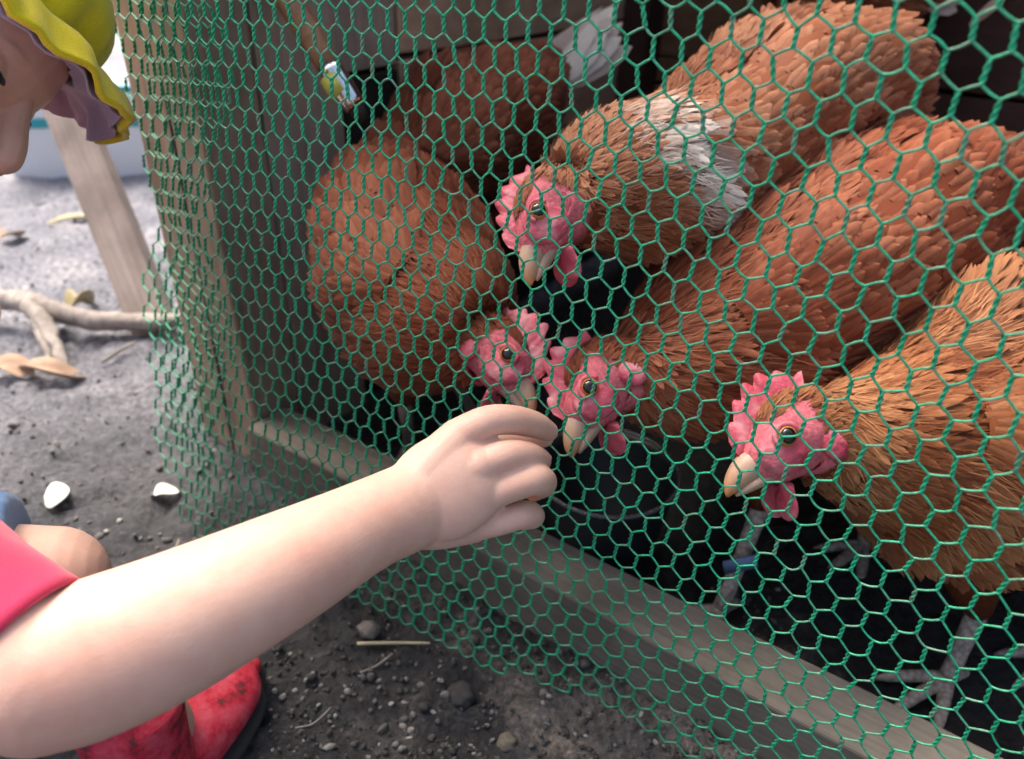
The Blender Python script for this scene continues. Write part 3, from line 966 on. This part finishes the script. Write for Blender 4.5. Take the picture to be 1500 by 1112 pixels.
        ball(MB(), hp(4.5, 0, 8.6*sg), np.array([f, u, r]), A(13, 10.5, 5.2)*s, 36, 24, None, .05, 5.0, 5+sg).build('cheek', M['comb'], root)
        ey = ball(MB(), hp(5, 4.5, 13.0*sg), np.array([f, u, r]), A(4.6, 4.3, 3.6)*s, 18, 12).build('eye', M['iris'], root)
        ball(MB(), hp(5.2, 4.6, 15.3*sg), np.array([f, u, r]), A(3.3, 3.3, 1.9)*s, 14, 10).build('pupil', M['pupil'], ey)
        lid = MB()
        an = np.linspace(-.2, math.pi+.2, 14)
        tube(lid, [hp(5+5.2*math.cos(x), 4.5+4.6*math.sin(x), 13.7*sg) for x in an], 1.15*s, 7)
        lid.build('eyelid', M['comb'], ey)
    HORN, ORANGE = A(.50, .345, .26), A(.50, .19, .05)
    bk = MB()
    cc = np.vstack([np.tile(HORN*(1-k)+ORANGE*k, (16, 1)) for k in np.clip(np.linspace(-.3, 1.0, 16), 0, 1)])
    q = catmull(np.array([[*hp(13, 0, 0), 7.2*s, 7.0*s], [*hp(21, -.5, 0), 5.6*s, 5.8*s], [*hp(27, -2.2, 0), 4.0*s, 4.5*s], [*hp(31, -4.0, 0), 2.2*s, 2.8*s], [*hp(33.5, -5.8, 0), .5*s, .6*s]]), 16)
    Vv, Qq, Tt, uv_ = loft(q[:, :3], q[:, 3], q[:, 4], 16, u)
    bk.add(Vv, Qq, Tt, np.vstack([cc, HORN[None], ORANGE[None]]), uv_).build('beak', M['beak'], root)
    lo = MB()
    tube(lo, [hp(10, -7.5, 0), hp(19, -7.0, 0), hp(25, -7.0, 0), hp(30, -7.2, 0)], np.array([6, 4.8, 3.2, .8])*s, 12, 10, hint=u, rb=np.array([3.6, 3, 2.2, .7])*s, C=HORN*.9)
    lo.build('lower_beak', M['beak'], root)
    # legs
    for k, (hip, foot) in enumerate(feet):
        hip, foot = np.asarray(hip, float), np.asarray(foot, float)
        foot = A(foot[0], foot[1], gz(foot[0], foot[1])+.006)
        bd = nrm(A(P[-1][0]-P[30][0], P[-1][1]-P[30][1], 0))
        hock = (hip*.42+foot*.58)+bd*.022
        th_ = MB()
        tube(th_, [hip, hip*.5+hock*.5, hock+A(0, 0, .006)], [.024, .019, .009], 14, 10, C=RUST*.5)
        th_.build('thigh', M['henbody'], root)
        tube(MB(), [hock+A(0, 0, .01), hock, foot*.5+hock*.5, foot+A(0, 0, .006)], [.0075, .0072, .006, .0066], 12, 14).build('leg', M['leg'], root)
        fd = nrm(-bd)
        ftm = MB()
        sd_ = np.cross(A(0, 0, 1), fd)
        for ang, ln in ((-.55, .050), (0, .060), (.55, .050), (math.pi, .026)):
            d_ = fd*math.cos(ang)+sd_*math.sin(ang)
            tube(ftm, [foot+A(0, 0, .004), foot+d_*ln*.4+A(0, 0, .004), foot+d_*ln*.75+A(0, 0, .001), foot+d_*ln+A(0, 0, -.003)], [.0055, .0048, .004, .0012], 10, 12)
        ftm.build('foot', M['leg'], root)
        if band and k == 0:
            mid = foot*.45+hock*.55
            tube(MB(), [mid-A(0, 0, .006), mid+A(0, 0, .006)], [.0092, .0092], 14).build('leg_band', M['band'], root)
            box(MB(), mid+A(-.014, -.012, -.006), A(.022, -.004, .012), A(.001, .002, 0), A(-.004, 0, .012)).build('leg_tag', M['band'], root)
    return root

def sp(*rows):
    return [(at(x, y, z), a/1000., b/1000.) for x, y, z, a, b in rows]
def cdir(px, py, dz=0.):
    """direction given as picture right / picture down / away from the camera"""
    return nrm(cR*px-cU*py+cF*dz)
UPV = A(0, 0, 1)
# E: centre hen pecking at the hand
hen('red brown hen stretching its neck down to peck at the small hand', at(876, 572, .475), at(813, 676, .462), cdir(-.86, -.50, .05),
    sp((925, 552, .490, 27, 29), (985, 535, .508, 43, 50), (1075, 485, .535, 62, 74), (1190, 415, .565, 78, 86), (1300, 345, .60, 78, 80), (1380, 300, .635, 62, 60), (1435, 282, .665, 38, 34), (1465, 275, .68, 14, 12)),
    nrm(UPV+cdir(-.35, -.2)), [(at(1130, 560, .545), onz(1052, 905)), (at(1260, 520, .58), onz(1265, 800))], band=True, tone=A(.98, .86, .84), comb_h=.95, hs=1.34, tail=(.06, 7), tail_dir=cdir(.9, -.1, .4))
# F: right hen, head in profile
hen('red brown hen in clear profile with pink serrated comb and orange tipped beak', at(1150, 648, .436), at(1034, 722, .424), cdir(-.52, -.84, .05),
    sp((1212, 643, .450, 27, 30), (1290, 650, .466, 42, 50), (1370, 655, .490, 64, 78), (1470, 626, .515, 82, 102), (1580, 575, .545, 88, 102), (1680, 525, .58, 72, 76), (1760, 490, .61, 40, 40), (1800, 460, .63, 14, 14)),
    nrm(UPV+cdir(-.25, -.2)), [(at(1420, 790, .50), onz(1385, 1000)), (at(1540, 780, .53), onz(1560, 960))], tone=A(1.06, 1.14, .95), hs=1.40)
# C: hen with white flecked cape
def whiteC(x, ang, p):
    def off(px, py):
        rr = nrm(ray(px, py)); v_ = p-cP
        return np.linalg.norm(v_-np.outer(v_@rr, rr), axis=1)
    dist = np.minimum(np.minimum(off(940, 185)+.008, off(990, 208)), np.minimum(off(1028, 250), off(1050, 300)+.004))
    return 1.3-dist/.019+.55*fbm(p*80, 2, 3)
hen('tan hen with white flecks where its neck cape meets its back', at(803, 322, .462), at(760, 412, .450), cdir(-.88, -.47, .05),
    sp((838, 300, .470, 26, 26), (890, 278, .485, 42, 43), (960, 262, .510, 50, 47), (1030, 235, .545, 52, 50), (1095, 190, .59, 68, 66), (1170, 150, .64, 76, 72), (1245, 143, .69, 62, 57), (1300, 150, .73, 36, 32), (1325, 155, .75, 12, 10)),
    nrm(UPV+cdir(-.2, -.3)), [(at(1080, 330, .62), onz(1060, 560)), (at(1180, 300, .68), onz(1150, 520))], white=whiteC, tone=A(1.18, 1.36, 1.45), comb_h=.8, hs=1.3, tail=(.05, 7), tail_dir=cdir(.8, .1, .5))
# B: left hen
hen('dark red hen with scalloped back feathers, its head just above the hand', at(733, 530, .502), at(792, 600, .487), cdir(.76, -.62, .05),
    sp((706, 505, .512, 29, 31), (668, 478, .527, 45, 52), (628, 446, .555, 60, 66), (600, 405, .585, 66, 68), (588, 352, .62, 62, 62), (588, 300, .655, 46, 46), (592, 266, .685, 24, 22), (595, 252, .695, 8, 7)),
    nrm(UPV+cdir(.3, -.1)), [(at(600, 520, .57), onz(600, 655)), (at(650, 500, .62), onz(690, 610))], tone=A(.86, .72, .70), comb_h=1.15, hs=1.26, tail=(.06, 7))
# A: back hen with pale tail
hen('dark red hen at the plank wall with a raised tail of white and buff feathers', at(585, 345, .70), at(560, 420, .69), cdir(-.8, -.5, .1),
    sp((598, 310, .705, 26, 26), (622, 262, .72, 44, 46), (660, 215, .745, 64, 64), (705, 180, .78, 72, 68), (750, 150, .81, 58, 52), (790, 118, .835, 34, 30), (812, 100, .85, 14, 12)),
    nrm(UPV+cdir(-.3, -.2)), [(at(660, 320, .75), onz(655, 470)), (at(710, 300, .79), onz(720, 440))], tone=A(.74, .62, .60), tailcol=A(.92, .82, .68), tail=(.12, 4), tail_dir=cdir(.74, -.66, .15), spread=.09, dens=.85)
# D: hen behind, mostly above the picture
hen('tan hen behind the others, only its flank and tail base in view', at(1075, -80, .80), at(1030, -20, .79), cdir(-.8, -.5, .1),
    sp((1100, -85, .805, 26, 26), (1150, -70, .81, 46, 46), (1205, -45, .82, 66, 64), (1270, -35, .835, 68, 62), (1325, -30, .855, 44, 38), (1350, -32, .87, 14, 12)),
    UPV, [(at(1200, 80, .83), onz(1190, 420)), (at(1260, 70, .85), onz(1250, 430))], tone=A(1.1, 1.2, 1.25), dens=.75, tailcol=A(.6, .5, .42), tail=(.06, 7), tail_dir=cdir(.9, -.1, .2))

# ------------------------------------------------------------------ things in the coop
p0 = onz(872, 745, .09)
pail = empty('feed_pail'); tag(pail, 'black rubber feed pail with a worn pale rim below the pecking beak', 'pail')
cen = A(p0[0]+.012, p0[1]+.045, 0)
mb = MB()
prof = [(.0, .004), (.040, .004), (.046, .02), (.056, .088), (.058, .092), (.0545, .092), (.052, .086), (.042, .012), (.0, .010)]
k = 40
V, Q = [], []
for r_, z_ in prof:
    for q in range(k): V.append(cen+A(max(r_, .0005)*math.cos(q*2*math.pi/k), max(r_, .0005)*math.sin(q*2*math.pi/k), z_))
for i in range(len(prof)-1):
    for q in range(k): Q.append((i*k+q, i*k+(q+1) % k, i*k+k+(q+1) % k, i*k+k+q))
mb.add(V, Q).build('bucket', M['rubber'], pail)
q = np.linspace(0, 2*math.pi, 49)
tube(MB(), cen+np.stack([.0575*np.cos(q), .0575*np.sin(q), np.full(49, .0925)], 1), .0016, 8).build('rim', M['rim'], pail)
g0 = onz(516, 528, 0)  # white lump added as daylight showing through a gap under the wall
sc_ = MB()
for q in range(3):
    ball(sc_, A(g0[0]+.004*q, g0[1]-.006*q, gz(g0[0], g0[1])+.012+.009*q), nrm(rng.normal(size=(3, 3))*.5+I3), (.017, .008, .014), 12, 9, None, .4, 2.2, 40+q)
tag(sc_.build('gap_light_lump', M['white'], None, smooth=False), 'crumpled white lump standing in for daylight through a gap at the foot of the plank wall', 'gap light')
fq = MB()
fb_ = cp(.40, .744, .375)
feathers(fq, np.array([fb_]), np.array([-cn]), np.array([nrm(ct*.6+cz*.8)]), A(.05), A(.012), A(.03), np.array([A(.55, .36, .28)]), np.array([A(.7, .5, .4)]))
tag(fq.build('loose_feather', M['feather']), 'small buff feather stuck on the dark back wall', 'feather')
tk = empty('garden_tool'); tag(tk, 'varnished brown tool handle with a shiny steel ferrule leaning in the coop', 'tool')
a0, a1 = at(385, -60, .575), at(484, 100, .585)
a2 = at(521, 158, .588)
d = nrm(a2-a0)
tube(MB(), [a0-d*.35, a0, a1], [.0105, .0105, .0095], 16, 12).build('handle', M['handle'], tk)
fm = MB(); tube(fm, [a1-d*.002, a1+d*.004, a2-d*.006, a2], [.0100, .0098, .0092, .0078], 16).build('ferrule', M['metal'], tk)
fb = MB(); tube(fb, [a1+d*.006-cR*.002+cU*-.001, a1+d*.022-cR*.002-cU*.001], [.0102, .0102], 16).build('label', M['tape'], tk)
tube(MB(), [a2-d*.001, a2+d*.006, a2+d*.012], [.007, .006, .004], 10).build('tang', M['black'], tk)

# ------------------------------------------------------------------ child
def remesh(parts, voxel, name, m, parent, smooth=6):
    me = parts.build('tmp_shape', m)
    md = me.modifiers.new('r', 'REMESH'); md.mode = 'VOXEL'; md.voxel_size = voxel; md.use_smooth_shade = True
    ms = me.modifiers.new('s', 'SMOOTH'); ms.factor = .5; ms.iterations = smooth
    dg = bpy.context.evaluated_depsgraph_get()
    nm = bpy.data.meshes.new_from_object(me.evaluated_get(dg))
    bpy.data.objects.remove(me)
    nm.name = name
    nm.materials.clear(); nm.materials.append(m)
    nm.polygons.foreach_set('use_smooth', np.full(len(nm.polygons), True))
    o = bpy.data.objects.new(name, nm); COL.objects.link(o); o.parent = parent
    return o
kid = empty('person')
tag(kid, 'crouching child in yellow sun hat and pink red shirt reaching one hand to the netting', 'person')
body = MB()
sh_r, elb, wri = at(-350, 690, .312), at(66, 985, .295), at(585, 748, .372)
# right arm
tube(body, [sh_r, sh_r*.5+elb*.5, elb], [.038, .033, .030], 56, 24, round_ends=True)
tube(body, [elb, at(140, 962, .302), at(260, 912, .314), at(420, 832, .338), at(530, 774, .360), at(600, 742, .376), at(650, 714, .384)],
     [.0300, .0310, .0295, .0255, .0218, .0215, .0200], 72, 60, hint=-cF, rb=[.030, .0310, .0285, .0245, .0195, .0165, .0120], round_ends=True)
# palm: slab between wrist and knuckles
mc = {'i': at(672, 642, .388), 'm': at(700, 682, .386), 'r': at(703, 728, .390), 'p': at(692, 768, .398)}
for kk, rr, w0 in (('i', .0105, (606, 714)), ('m', .0115, (594, 738)), ('r', .0110, (596, 754)), ('p', .0100, (598, 768))):
    tube(body, [at(*w0, .379), (at(*w0, .381)+mc[kk])/2-cF*.001, mc[kk]], [.0125, .0125, rr], 20, 10, round_ends=True)
tube(body, [at(620, 735, .395), at(660, 715, .400), at(690, 710, .402)], [.012, .017, .013], 14, 8, round_ends=True)
hx = nrm(at(700, 690, .388)-at(600, 742, .378)); hy = nrm(np.cross(hx, -cF)); hz = np.cross(hx, hy)
ball(body, at(656, 712, .3828), np.array([hx, hy, hz]), A(.0330, .0262, .0134), 40, 24)
def finger(pts, rr): tube(body, [at(*p) for p in pts], np.array(rr)*1.03, 24, 26, round_ends=True)
finger([(672, 640, .388), (712, 618, .388), (748, 615, .394), (782, 622, .406), (803, 632, .418)], [.0095, .0080, .0076, .0070, .0055])
finger([(700, 682, .386), (738, 668, .386), (768, 668, .394), (787, 674, .408), (792, 676, .420)], [.0095, .0080, .0077, .0070, .0056])
finger([(703, 728, .390), (742, 714, .387), (780, 703, .391), (795, 707, .404), (782, 718, .418)], [.0095, .0081, .0079, .0075, .006])
finger([(692, 768, .398), (728, 764, .395), (764, 754, .397), (780, 756, .408), (768, 762, .420)], [.0088, .0074, .0072, .0066, .0054])
finger([(625, 720, .398), (680, 672, .415), (735, 645, .426), (775, 640, .430), (796, 640, .430)], [.0125, .0115, .0095, .0085, .006])
# head
Hc = at(-170, 8, .42)
hf = nrm(cR*.75-cU*.60+cF*.22)
hu = nrm(cR*.62+cU*.78+cF*.30); hu = nrm(hu-hf*(hu@hf))
hr = np.cross(hf, hu)
def hd(a, b_, c): return Hc+(hf*a+hu*b_+hr*c)/1000.
hax = np.array([hf, hu, hr])
ball(body, hd(0, 18, 0), hax, A(.086, .083, .070), 28, 20)
ball(body, hd(30, -28, 0), hax, A(.055, .055, .056), 24, 16)
ball(body, hd(46, -60, 0), hax, A(.034, .026, .034), 20, 12)
tube(body, [hd(78, 6, 0), hd(84, -8, 0), hd(90, -20, 0), hd(93, -27, 0)], [.0075, .0090, .0110, .0112], 12, 10, round_ends=True)
for sg in (1, -1):
    ball(body, hd(86, -28, 9.5*sg), hax, A(.0090, .0080, .0085), 12, 8)
    ball(body, hd(62, -24, 34*sg), hax, A(.026, .024, .022), 16, 10)
    tube(body, [hd(76, 15, 10*sg), hd(71, 17, 28*sg), hd(59, 14, 44*sg)], [.007, .008, .007], 10, 8, round_ends=True)
    ball(body, hd(64, 5, 29*sg), hax, A(.0135, .0115, .0150), 24, 16)
    ball(body, hd(63, -10, 29*sg), hax, A(.0128, .0095, .0145), 24, 16)
    ball(body, hd(-4, -8, 70*sg), hax, A(.018, .030, .010), 14, 10)
ball(body, hd(84, -50, 0), hax, A(.009, .006, .019), 14, 8)
ball(body, hd(81, -59, 0), hax, A(.009, .006, .017), 14, 8)
# neck, torso, legs
hip = A(-.45, .20, .19)
neck = A(-.385, .365, .345)
tube(body, [Hc+hu*-.05+hf*-.02, neck], [.037, .042], 18, 8)
tube(body, [hip, hip*.5+neck*.5+A(-.02, -.02, 0), neck-A(0, 0, .03)], [.085, .088, .07], 24, 14, round_ends=True)
tube(body, [neck-A(0, 0, .03), sh_r], [.05, .042], 18, 8, round_ends=True)
sh_l = neck+(neck-sh_r)*A(.9, .5, .3)-A(0, 0, .03)
el_l, wr_l = A(-.60, .47, .22), A(-.50, .56, .17)
tube(body, [neck-A(0, 0, .03), sh_l, el_l], [.05, .042, .034], 18, 14, round_ends=True)
tube(body, [el_l, wr_l, wr_l+A(.03, .03, -.01)], [.032, .021, .022], 18, 10, round_ends=True)
kn_r, an_r = at(76, 850, .378), onz(225, 1068, .06)
tube(body, [hip+A(.03, -.02, 0), (hip+kn_r)/2+A(0, 0, .005), kn_r], [.062, .044, .0265], 48, 20, round_ends=True)
tube(body, [kn_r, kn_r*.6+an_r*.4+A(-.006, -.010, 0), an_r], [.0255, .030, .022], 48, 20, round_ends=True)
kn_l, an_l = A(-.42, .46, .22), A(-.43, .36, .06)
tube(body, [hip+A(-.03, .05, 0), kn_l], [.066, .038], 20, 12, round_ends=True)
tube(body, [kn_l, an_l], [.036, .024], 20, 12, round_ends=True)
tube(body, [an_r, an_r+A(0, 0, -.03)], [.023, .020], 16, 8, round_ends=True)
tube(body, [an_l, an_l+A(0, 0, -.03)], [.023, .020], 16, 8, round_ends=True)
remesh(body, .0011, 'body', M['skin'], kid, 5)
for px_, py_, z_, dx_, dy_ in ((799, 622, .4105, .8, .45), (797, 666, .4125, .9, .35)):
    t_ = nrm(cR*dx_-cU*dy_+cF*.5); n_ = nrm(cU*.75+cR*.5-cF*.35); n_ = nrm(n_-t_*(n_@t_))
    ball(MB(), at(px_, py_, z_), np.array([t_, np.cross(t_, n_), n_]), A(.0050, .0040, .0012), 18, 10).build('fingernail', M['nail'], kid)
mo = ball(MB(), at(562, 757, .3535), I3, (.0012, .0025, .0012), 10, 8).build('mole', M['mole'], kid)
for sg in (1, -1):
    ey = ball(MB(), hd(67, -1, 29*sg), hax, A(.0115, .0115, .0115), 20, 14).build('eye', M['sclera'], kid)
    ball(MB(), hd(74.5, -2.5, 30*sg), hax, A(.0050, .0080, .0080), 16, 10).build('iris', M['pupil'], ey)
    tube(MB(), [hd(70, -1, 41*sg), hd(77, 1.5, 35*sg), hd(78.5, 1.5, 26*sg), hd(76, -1, 17*sg)], [.0006, .0013, .0013, .0006], 8, 12).build('lashes', M['hair'], ey)
# hair shell
hm = MB(); ball(hm, hd(-10, 22, 0), hax, A(.084, .084, .0745), 28, 18); hm.build('hair', M['hair'], kid)
# hat: crown with gathered band and a soft drooping brim, lining inside tinted lilac for its shade
def hat(mb, off, lo, hi):
    nu = 120
    rows = []
    for v_ in np.linspace(lo, hi, 34):
        ring = []
        for q in range(nu):
            th = q*2*math.pi/nu
            cf, cr_ = math.cos(th), math.sin(th)
            fold = math.sin(th*13+1.6*math.sin(th*3))+.7*math.sin(th*29+1.3*math.sin(th*7))+.4*math.sin(v_*9+th*11)
            if v_ <= 1:      # crown from pole 0 to band 1
                ang = v_*math.pi/2
                rad = math.sin(ang)*(1+.13*math.sin(ang*2)**2)
                x_, y_ = 92*rad*cf, 78*rad*cr_
                h = 66*math.cos(ang)
                g_ = fold*1.7*max(0, (v_-.45)/.55)
            else:
                e = v_-1
                x_, y_ = (92+(40 if cf > 0 else 22)*e*(abs(cf)**.5))*cf, (78+20*e)*cr_
                g_ = fold*1.7*(1-.3*e)
                h = 5*math.sin(e*math.pi)-(9+6*abs(cr_))*e**1.5+fold*2.6*e+1.2*math.sin(e*9+th*9)*e+2.0*math.sin(th*5+.5)*e
            x_ += g_*cf; y_ += g_*cr_
            pu = 41+h
            k2 = off
            ring.append(hd(x_*(1-k2)-2, pu-k2*160, y_*(1-k2)))
        rows.append(ring)
    V = np.array(rows).reshape(-1, 3)
    n = len(rows)
    ii, jj = np.meshgrid(np.arange(n-1), np.arange(nu), indexing='ij')
    a_ = (ii*nu+jj).ravel(); b_ = (ii*nu+(jj+1) % nu).ravel()
    mb.add(V, np.stack([a_, b_, b_+nu, a_+nu], 1))
hm = MB(); hat(hm, 0, .02, 2.0)
ho = hm.build('sun_hat', M['yellow'], kid)
md = ho.modifiers.new('thick', 'SOLIDIFY'); md.thickness = .0035; md.offset = -1
hm = MB(); hat(hm, .034, .9, 1.95)
lo_ = hm.build('hat_lining', M['lining'], kid)
md = lo_.modifiers.new('thick', 'SOLIDIFY'); md.thickness = .001; md.offset = -1
# shirt: torso and sleeves
shm = MB()
tube(shm, [hip+A(0, 0, -.005), hip*.5+neck*.5+A(-.02, -.02, 0), neck-A(0, 0, .025)], [.098, .100, .075], 32, 20)
tube(shm, [neck-A(0, 0, .03), sh_r], [.060, .046], 24, 8, round_ends=True)
tube(shm, [neck-A(0, 0, .03), sh_l, sh_l*.5+el_l*.5], [.062, .052, .050], 24, 12)
remesh(shm, .004, 'shirt', M['pink'], kid, 6)
slv = MB()
hem = at(38, 925, .300)
pth = np.array([sh_r-(elb-sh_r)*.05, sh_r*.70+elb*.30, sh_r*.35+elb*.65, sh_r*.07+elb*.93])
q = catmull(np.column_stack([pth, [.044, .038, .0340, .0335]]), 26)
V, Q, T_, uv = loft(q[:, :3], q[:, 3], q[:, 3], 48, cR, cap=False)
V += (.0016*fbm(V*34, 3, 6))[:, None]*nrm(V-np.repeat(q[:, :3], 48, 0))
slv.add(V, Q, None, None, uv)
so_ = slv.build('sleeve', M['pink'], kid)
md = so_.modifiers.new('thick', 'SOLIDIFY'); md.thickness = .0022
# shorts
st = MB()
tube(st, [hip+A(0, 0, -.01), hip+A(0, 0, .05)], [.108, .104], 28, 8, round_ends=True)
kq = (hip+A(.03, -.02, 0))
tube(st, [kq, kq*.5+kn_r*.5, kq*.05+kn_r*.95], [.080, .064, .047], 40, 14)
kq = hip+A(-.03, .05, 0)
tube(st, [kq, kq*.5+kn_l*.5, kq*.25+kn_l*.75], [.078, .066, .056], 28, 14)
remesh(st, .004, 'shorts', M['blue'], kid, 6)
# shoes
def shoe(an, d, name='rubber_boot'):
    d = nrm(A(d[0], d[1], 0)); sd_ = np.cross(A(0, 0, 1), d)
    heel = A(an[0], an[1], 0)-d*.045
    m_ = MB()
    ups = [(0, .020, .024), (.018, .026, .034), (.05, .027, .034), (.080, .029, .026), (.108, .026, .020), (.124, .014, .012)]
    tube(m_, [heel+d*x+A(0, 0, .010+h*.55) for x, w_, h in ups], [w_ for x, w_, h in ups], 24, 22, rb=[h*.75 for x, w_, h in ups], round_ends=True)
    tube(m_, [heel+d*.032+A(0, 0, .03), heel+d*.033+A(0, 0, .07), heel+d*.034+A(0, 0, .10)], [.027, .027, .029], 32, 10)
    o = m_.build(name, M['shoe'], kid)
    s_ = MB()
    tube(s_, [heel+d*x+A(0, 0, .006) for x, w_, h in ups], [w_+.002 for x, w_, h in ups], 24, 22, rb=[.007]*6, round_ends=True)
    s_.build('sole', M['sole'], o)
    return o
shoe(an_r, onz(345, 1020)-an_r)
shoe(an_l, A(.4, 1, 0))

# ------------------------------------------------------------------ ground litter and background
br = empty('fallen_branch'); tag(br, 'pale forked dead branch lying on the bare ground', 'branch')
g = lambda px, py, h=.0: onz(px, py, 0)+A(0, 0, h)
def limb(pts, rr, name):
    m_ = MB()
    P = catmull(np.column_stack([np.array(pts), rr]), 40)
    V, Q, T_, uv = loft(P[:, :3], P[:, 3], P[:, 3], 14)
    V = V+(.0035*fbm(V*60, 3, 2))[:, None]*rng.normal(size=3)*0+.0028*np.stack([fbm(V*55+k, 3, k) for k in (1, 2, 3)], 1)
    m_.add(V, Q, T_, None, uv).build(name, M['bark'], br)
limb([g(-60, 470, .02), g(20, 470, .03), g(60, 478, .03), g(130, 488, .02), g(220, 490, .018), g(300, 482, .015)], [.009, .012, .0135, .0125, .011, .008], 'limb')
limb([g(50, 476, .03), g(72, 500, .026), g(88, 525, .014), g(98, 545, .004)], [.012, .0095, .008, .004], 'limb')
limb([g(60, 482, .03), g(66, 510, .018), g(76, 538, .004)], [.009, .007, .003], 'limb')
def leaf(pts, wd, m_, name, lab, cat, up=.004, curl=.01, grp=None):
    """a thin curled leaf along ground points"""
    P = catmull(np.array([onz(*p, 0) for p in pts]), 14)
    P[:, 2] = np.mean([gz(x[0], x[1]) for x in P])+.001
    tq = np.linspace(0, 1, 14)
    T_ = nrm(np.gradient(P, axis=0)); B = np.cross(T_, A(0, 0, 1))
    hw = wd*np.sin(np.clip(tq*.95+.03, 0, 1)*math.pi)**.7
    rows = []
    for x in (-1, -.5, 0, .5, 1):
        rows.append(P+B*(hw*x)[:, None]+np.outer(up+curl*(x*x)*hw/wd+curl*.5*np.sin(tq*5), A(0, 0, 1)))
    V = np.stack(rows, 1).reshape(-1, 3)
    ii, jj = np.meshgrid(np.arange(13), np.arange(4), indexing='ij'); a_ = (ii*5+jj).ravel()
    m2 = MB().add(V, np.stack([a_, a_+1, a_+6, a_+5], 1), None, None, np.stack([np.tile([0, .25, .5, .75, 1], 14), np.repeat(tq, 5)], 1))
    o = m2.build(name, m_)
    md = o.modifiers.new('thick', 'SOLIDIFY'); md.thickness = .0007
    tag(o, lab, cat, grp)
leaf([(30, 540), (80, 552), (132, 548)], .012, M['leaf'], 'dry_leaf', 'reddish brown curled dry leaf below the forked branch', 'leaf', .004, .012)
leaf([(-20, 548), (20, 545), (48, 552)], .016, M['leaf'], 'dry_leaf', 'pale tan dry leaf under the branch end', 'leaf', .005, .01)
leaf([(100, 470), (125, 455), (135, 438)], .012, M['straw'], 'dry_leaf', 'pale upright dry leaf behind the branch', 'leaf', .012, .02)
leaf([(70, 330), (110, 322), (145, 312)], .01, M['straw'], 'dry_leaf', 'long straw coloured leaf on the bright bare ground', 'leaf', .004, .006)
leaf([(0, 356), (20, 352), (30, 345)], .02, M['leaf'], 'dry_leaf', 'broad dry leaf on the bright ground far behind the branch', 'leaf', .004, .01)
leaf([(72, 745), (85, 728), (78, 706)], .010, M['petal'], 'petal', 'white teardrop petal lying alone on the dark soil', 'petal', .003, .003)
leaf([(226, 728), (242, 724), (262, 720)], .008, M['petal'], 'petal', 'white petal touching the edge of the netting', 'petal', .004, .004)
def stick(p, q, r_, m_, lab, name='straw', h=.004):
    a_, b_ = onz(*p, 0), onz(*q, 0)
    mid = (a_+b_)/2+rng.normal(size=3)*.002
    P = [A(x[0], x[1], gz(x[0], x[1])+h+r_) for x in (a_, mid, b_)]
    tag(tube(MB(), P, [r_, r_, r_*.7], 7, 10).build(name, m_), lab, 'straw' if name == 'straw' else 'twig')
stick((523, 945), (630, 946), .0013, M['straw'], 'pale straight straw lying in front of the netting')
stick((575, 957), (528, 988), .0008, M['bark'], 'thin grey twig slanting below the straw', 'twig', .002)
stick((432, 1064), (485, 1034), .0006, M['bark'], 'thin pale twig on the dark gravel', 'twig', .002)
stick((150, 535), (200, 512), .0022, M['bark'], 'grey twig beside the forked branch', 'twig')
stick((248, 806), (262, 790), .0014, M['bark'], 'short dark twig at the corner of the netting', 'twig')
# slanted timber behind the child
pr = empty('leaning_timber'); tag(pr, 'slanted grey timber stake set in the ground beside the coop', 'timber')
b0 = onz(228, 480, 0); t0 = at(58, 60, 1.05)
ax_ = nrm(t0-b0); wv = nrm(np.cross(ax_, cF)); dv = np.cross(ax_, wv)
nn_ = 8
V, UV = [], []
for k in range(nn_+1):
    c = b0-ax_*.05+ax_*(1.15*k/nn_)
    wd = .026
    for (x, y, u) in ((-1, -1, 0), (1, -1, .25), (1, 1, .5), (-1, 1, .75)):
        V.append(c+wv*x*wd+dv*y*.016); UV.append((u, k/nn_))
Q = [(k*4+j, k*4+(j+1) % 4, k*4+4+(j+1) % 4, k*4+4+j) for k in range(nn_) for j in range(4)]+[(3, 2, 1, 0), (nn_*4, nn_*4+1, nn_*4+2, nn_*4+3)]
MB().add(V, Q, None, None, UV).build('beam', M['prop'], pr, smooth=False, bevel=.003)
# white crate with teal rim on the far ground
cr = empty('plastic_crate'); tag(cr, 'white plastic crate with teal rim standing on the far bright ground', 'crate')
c0 = onz(20, 262, 0)
ex, ey = nrm(A(1, .25, 0))*.30, nrm(A(-.25, 1, 0))*.22
box(MB(), c0+A(0, 0, -.005), ex, ey*.04, A(0, 0, .16)).build('panel', M['white'], cr, False, .004)
box(MB(), c0+ey*.96+A(0, 0, -.005), ex, ey*.04, A(0, 0, .16)).build('panel', M['white'], cr, False, .004)
box(MB(), c0+ey*.042+A(0, 0, -.005), ex*.03, ey*.916, A(0, 0, .158)).build('panel', M['white'], cr, False, .004)
box(MB(), c0+ex*.97+ey*.042+A(0, 0, -.005), ex*.03, ey*.916, A(0, 0, .158)).build('panel', M['white'], cr, False, .004)
box(MB(), c0+ey*.042+ex*.032+A(0, 0, .004), ex*.936, ey*.916, A(0, 0, .008)).build('base', M['white'], cr, False)
box(MB(), c0-ey*.02-ex*.01+A(0, 0, .157), ex*1.02, ey*.07, A(0, 0, .014)).build('rim', M['teal'], cr, False, .003)
box(MB(), c0-ey*.015+A(0, 0, .095), ex, ey*.012, A(0, 0, .018)).build('stripe', M['teal'], cr, False, .002)
box(MB(), c0+ex*.985-ey*.02+A(0, 0, -.004), ex*.025, ey*.06, A(0, 0, .16)).build('corner_trim', M['teal'], cr, False, .002)
print('faces', sum(len(o.data.polygons) for o in bpy.data.objects if o.type == 'MESH'))
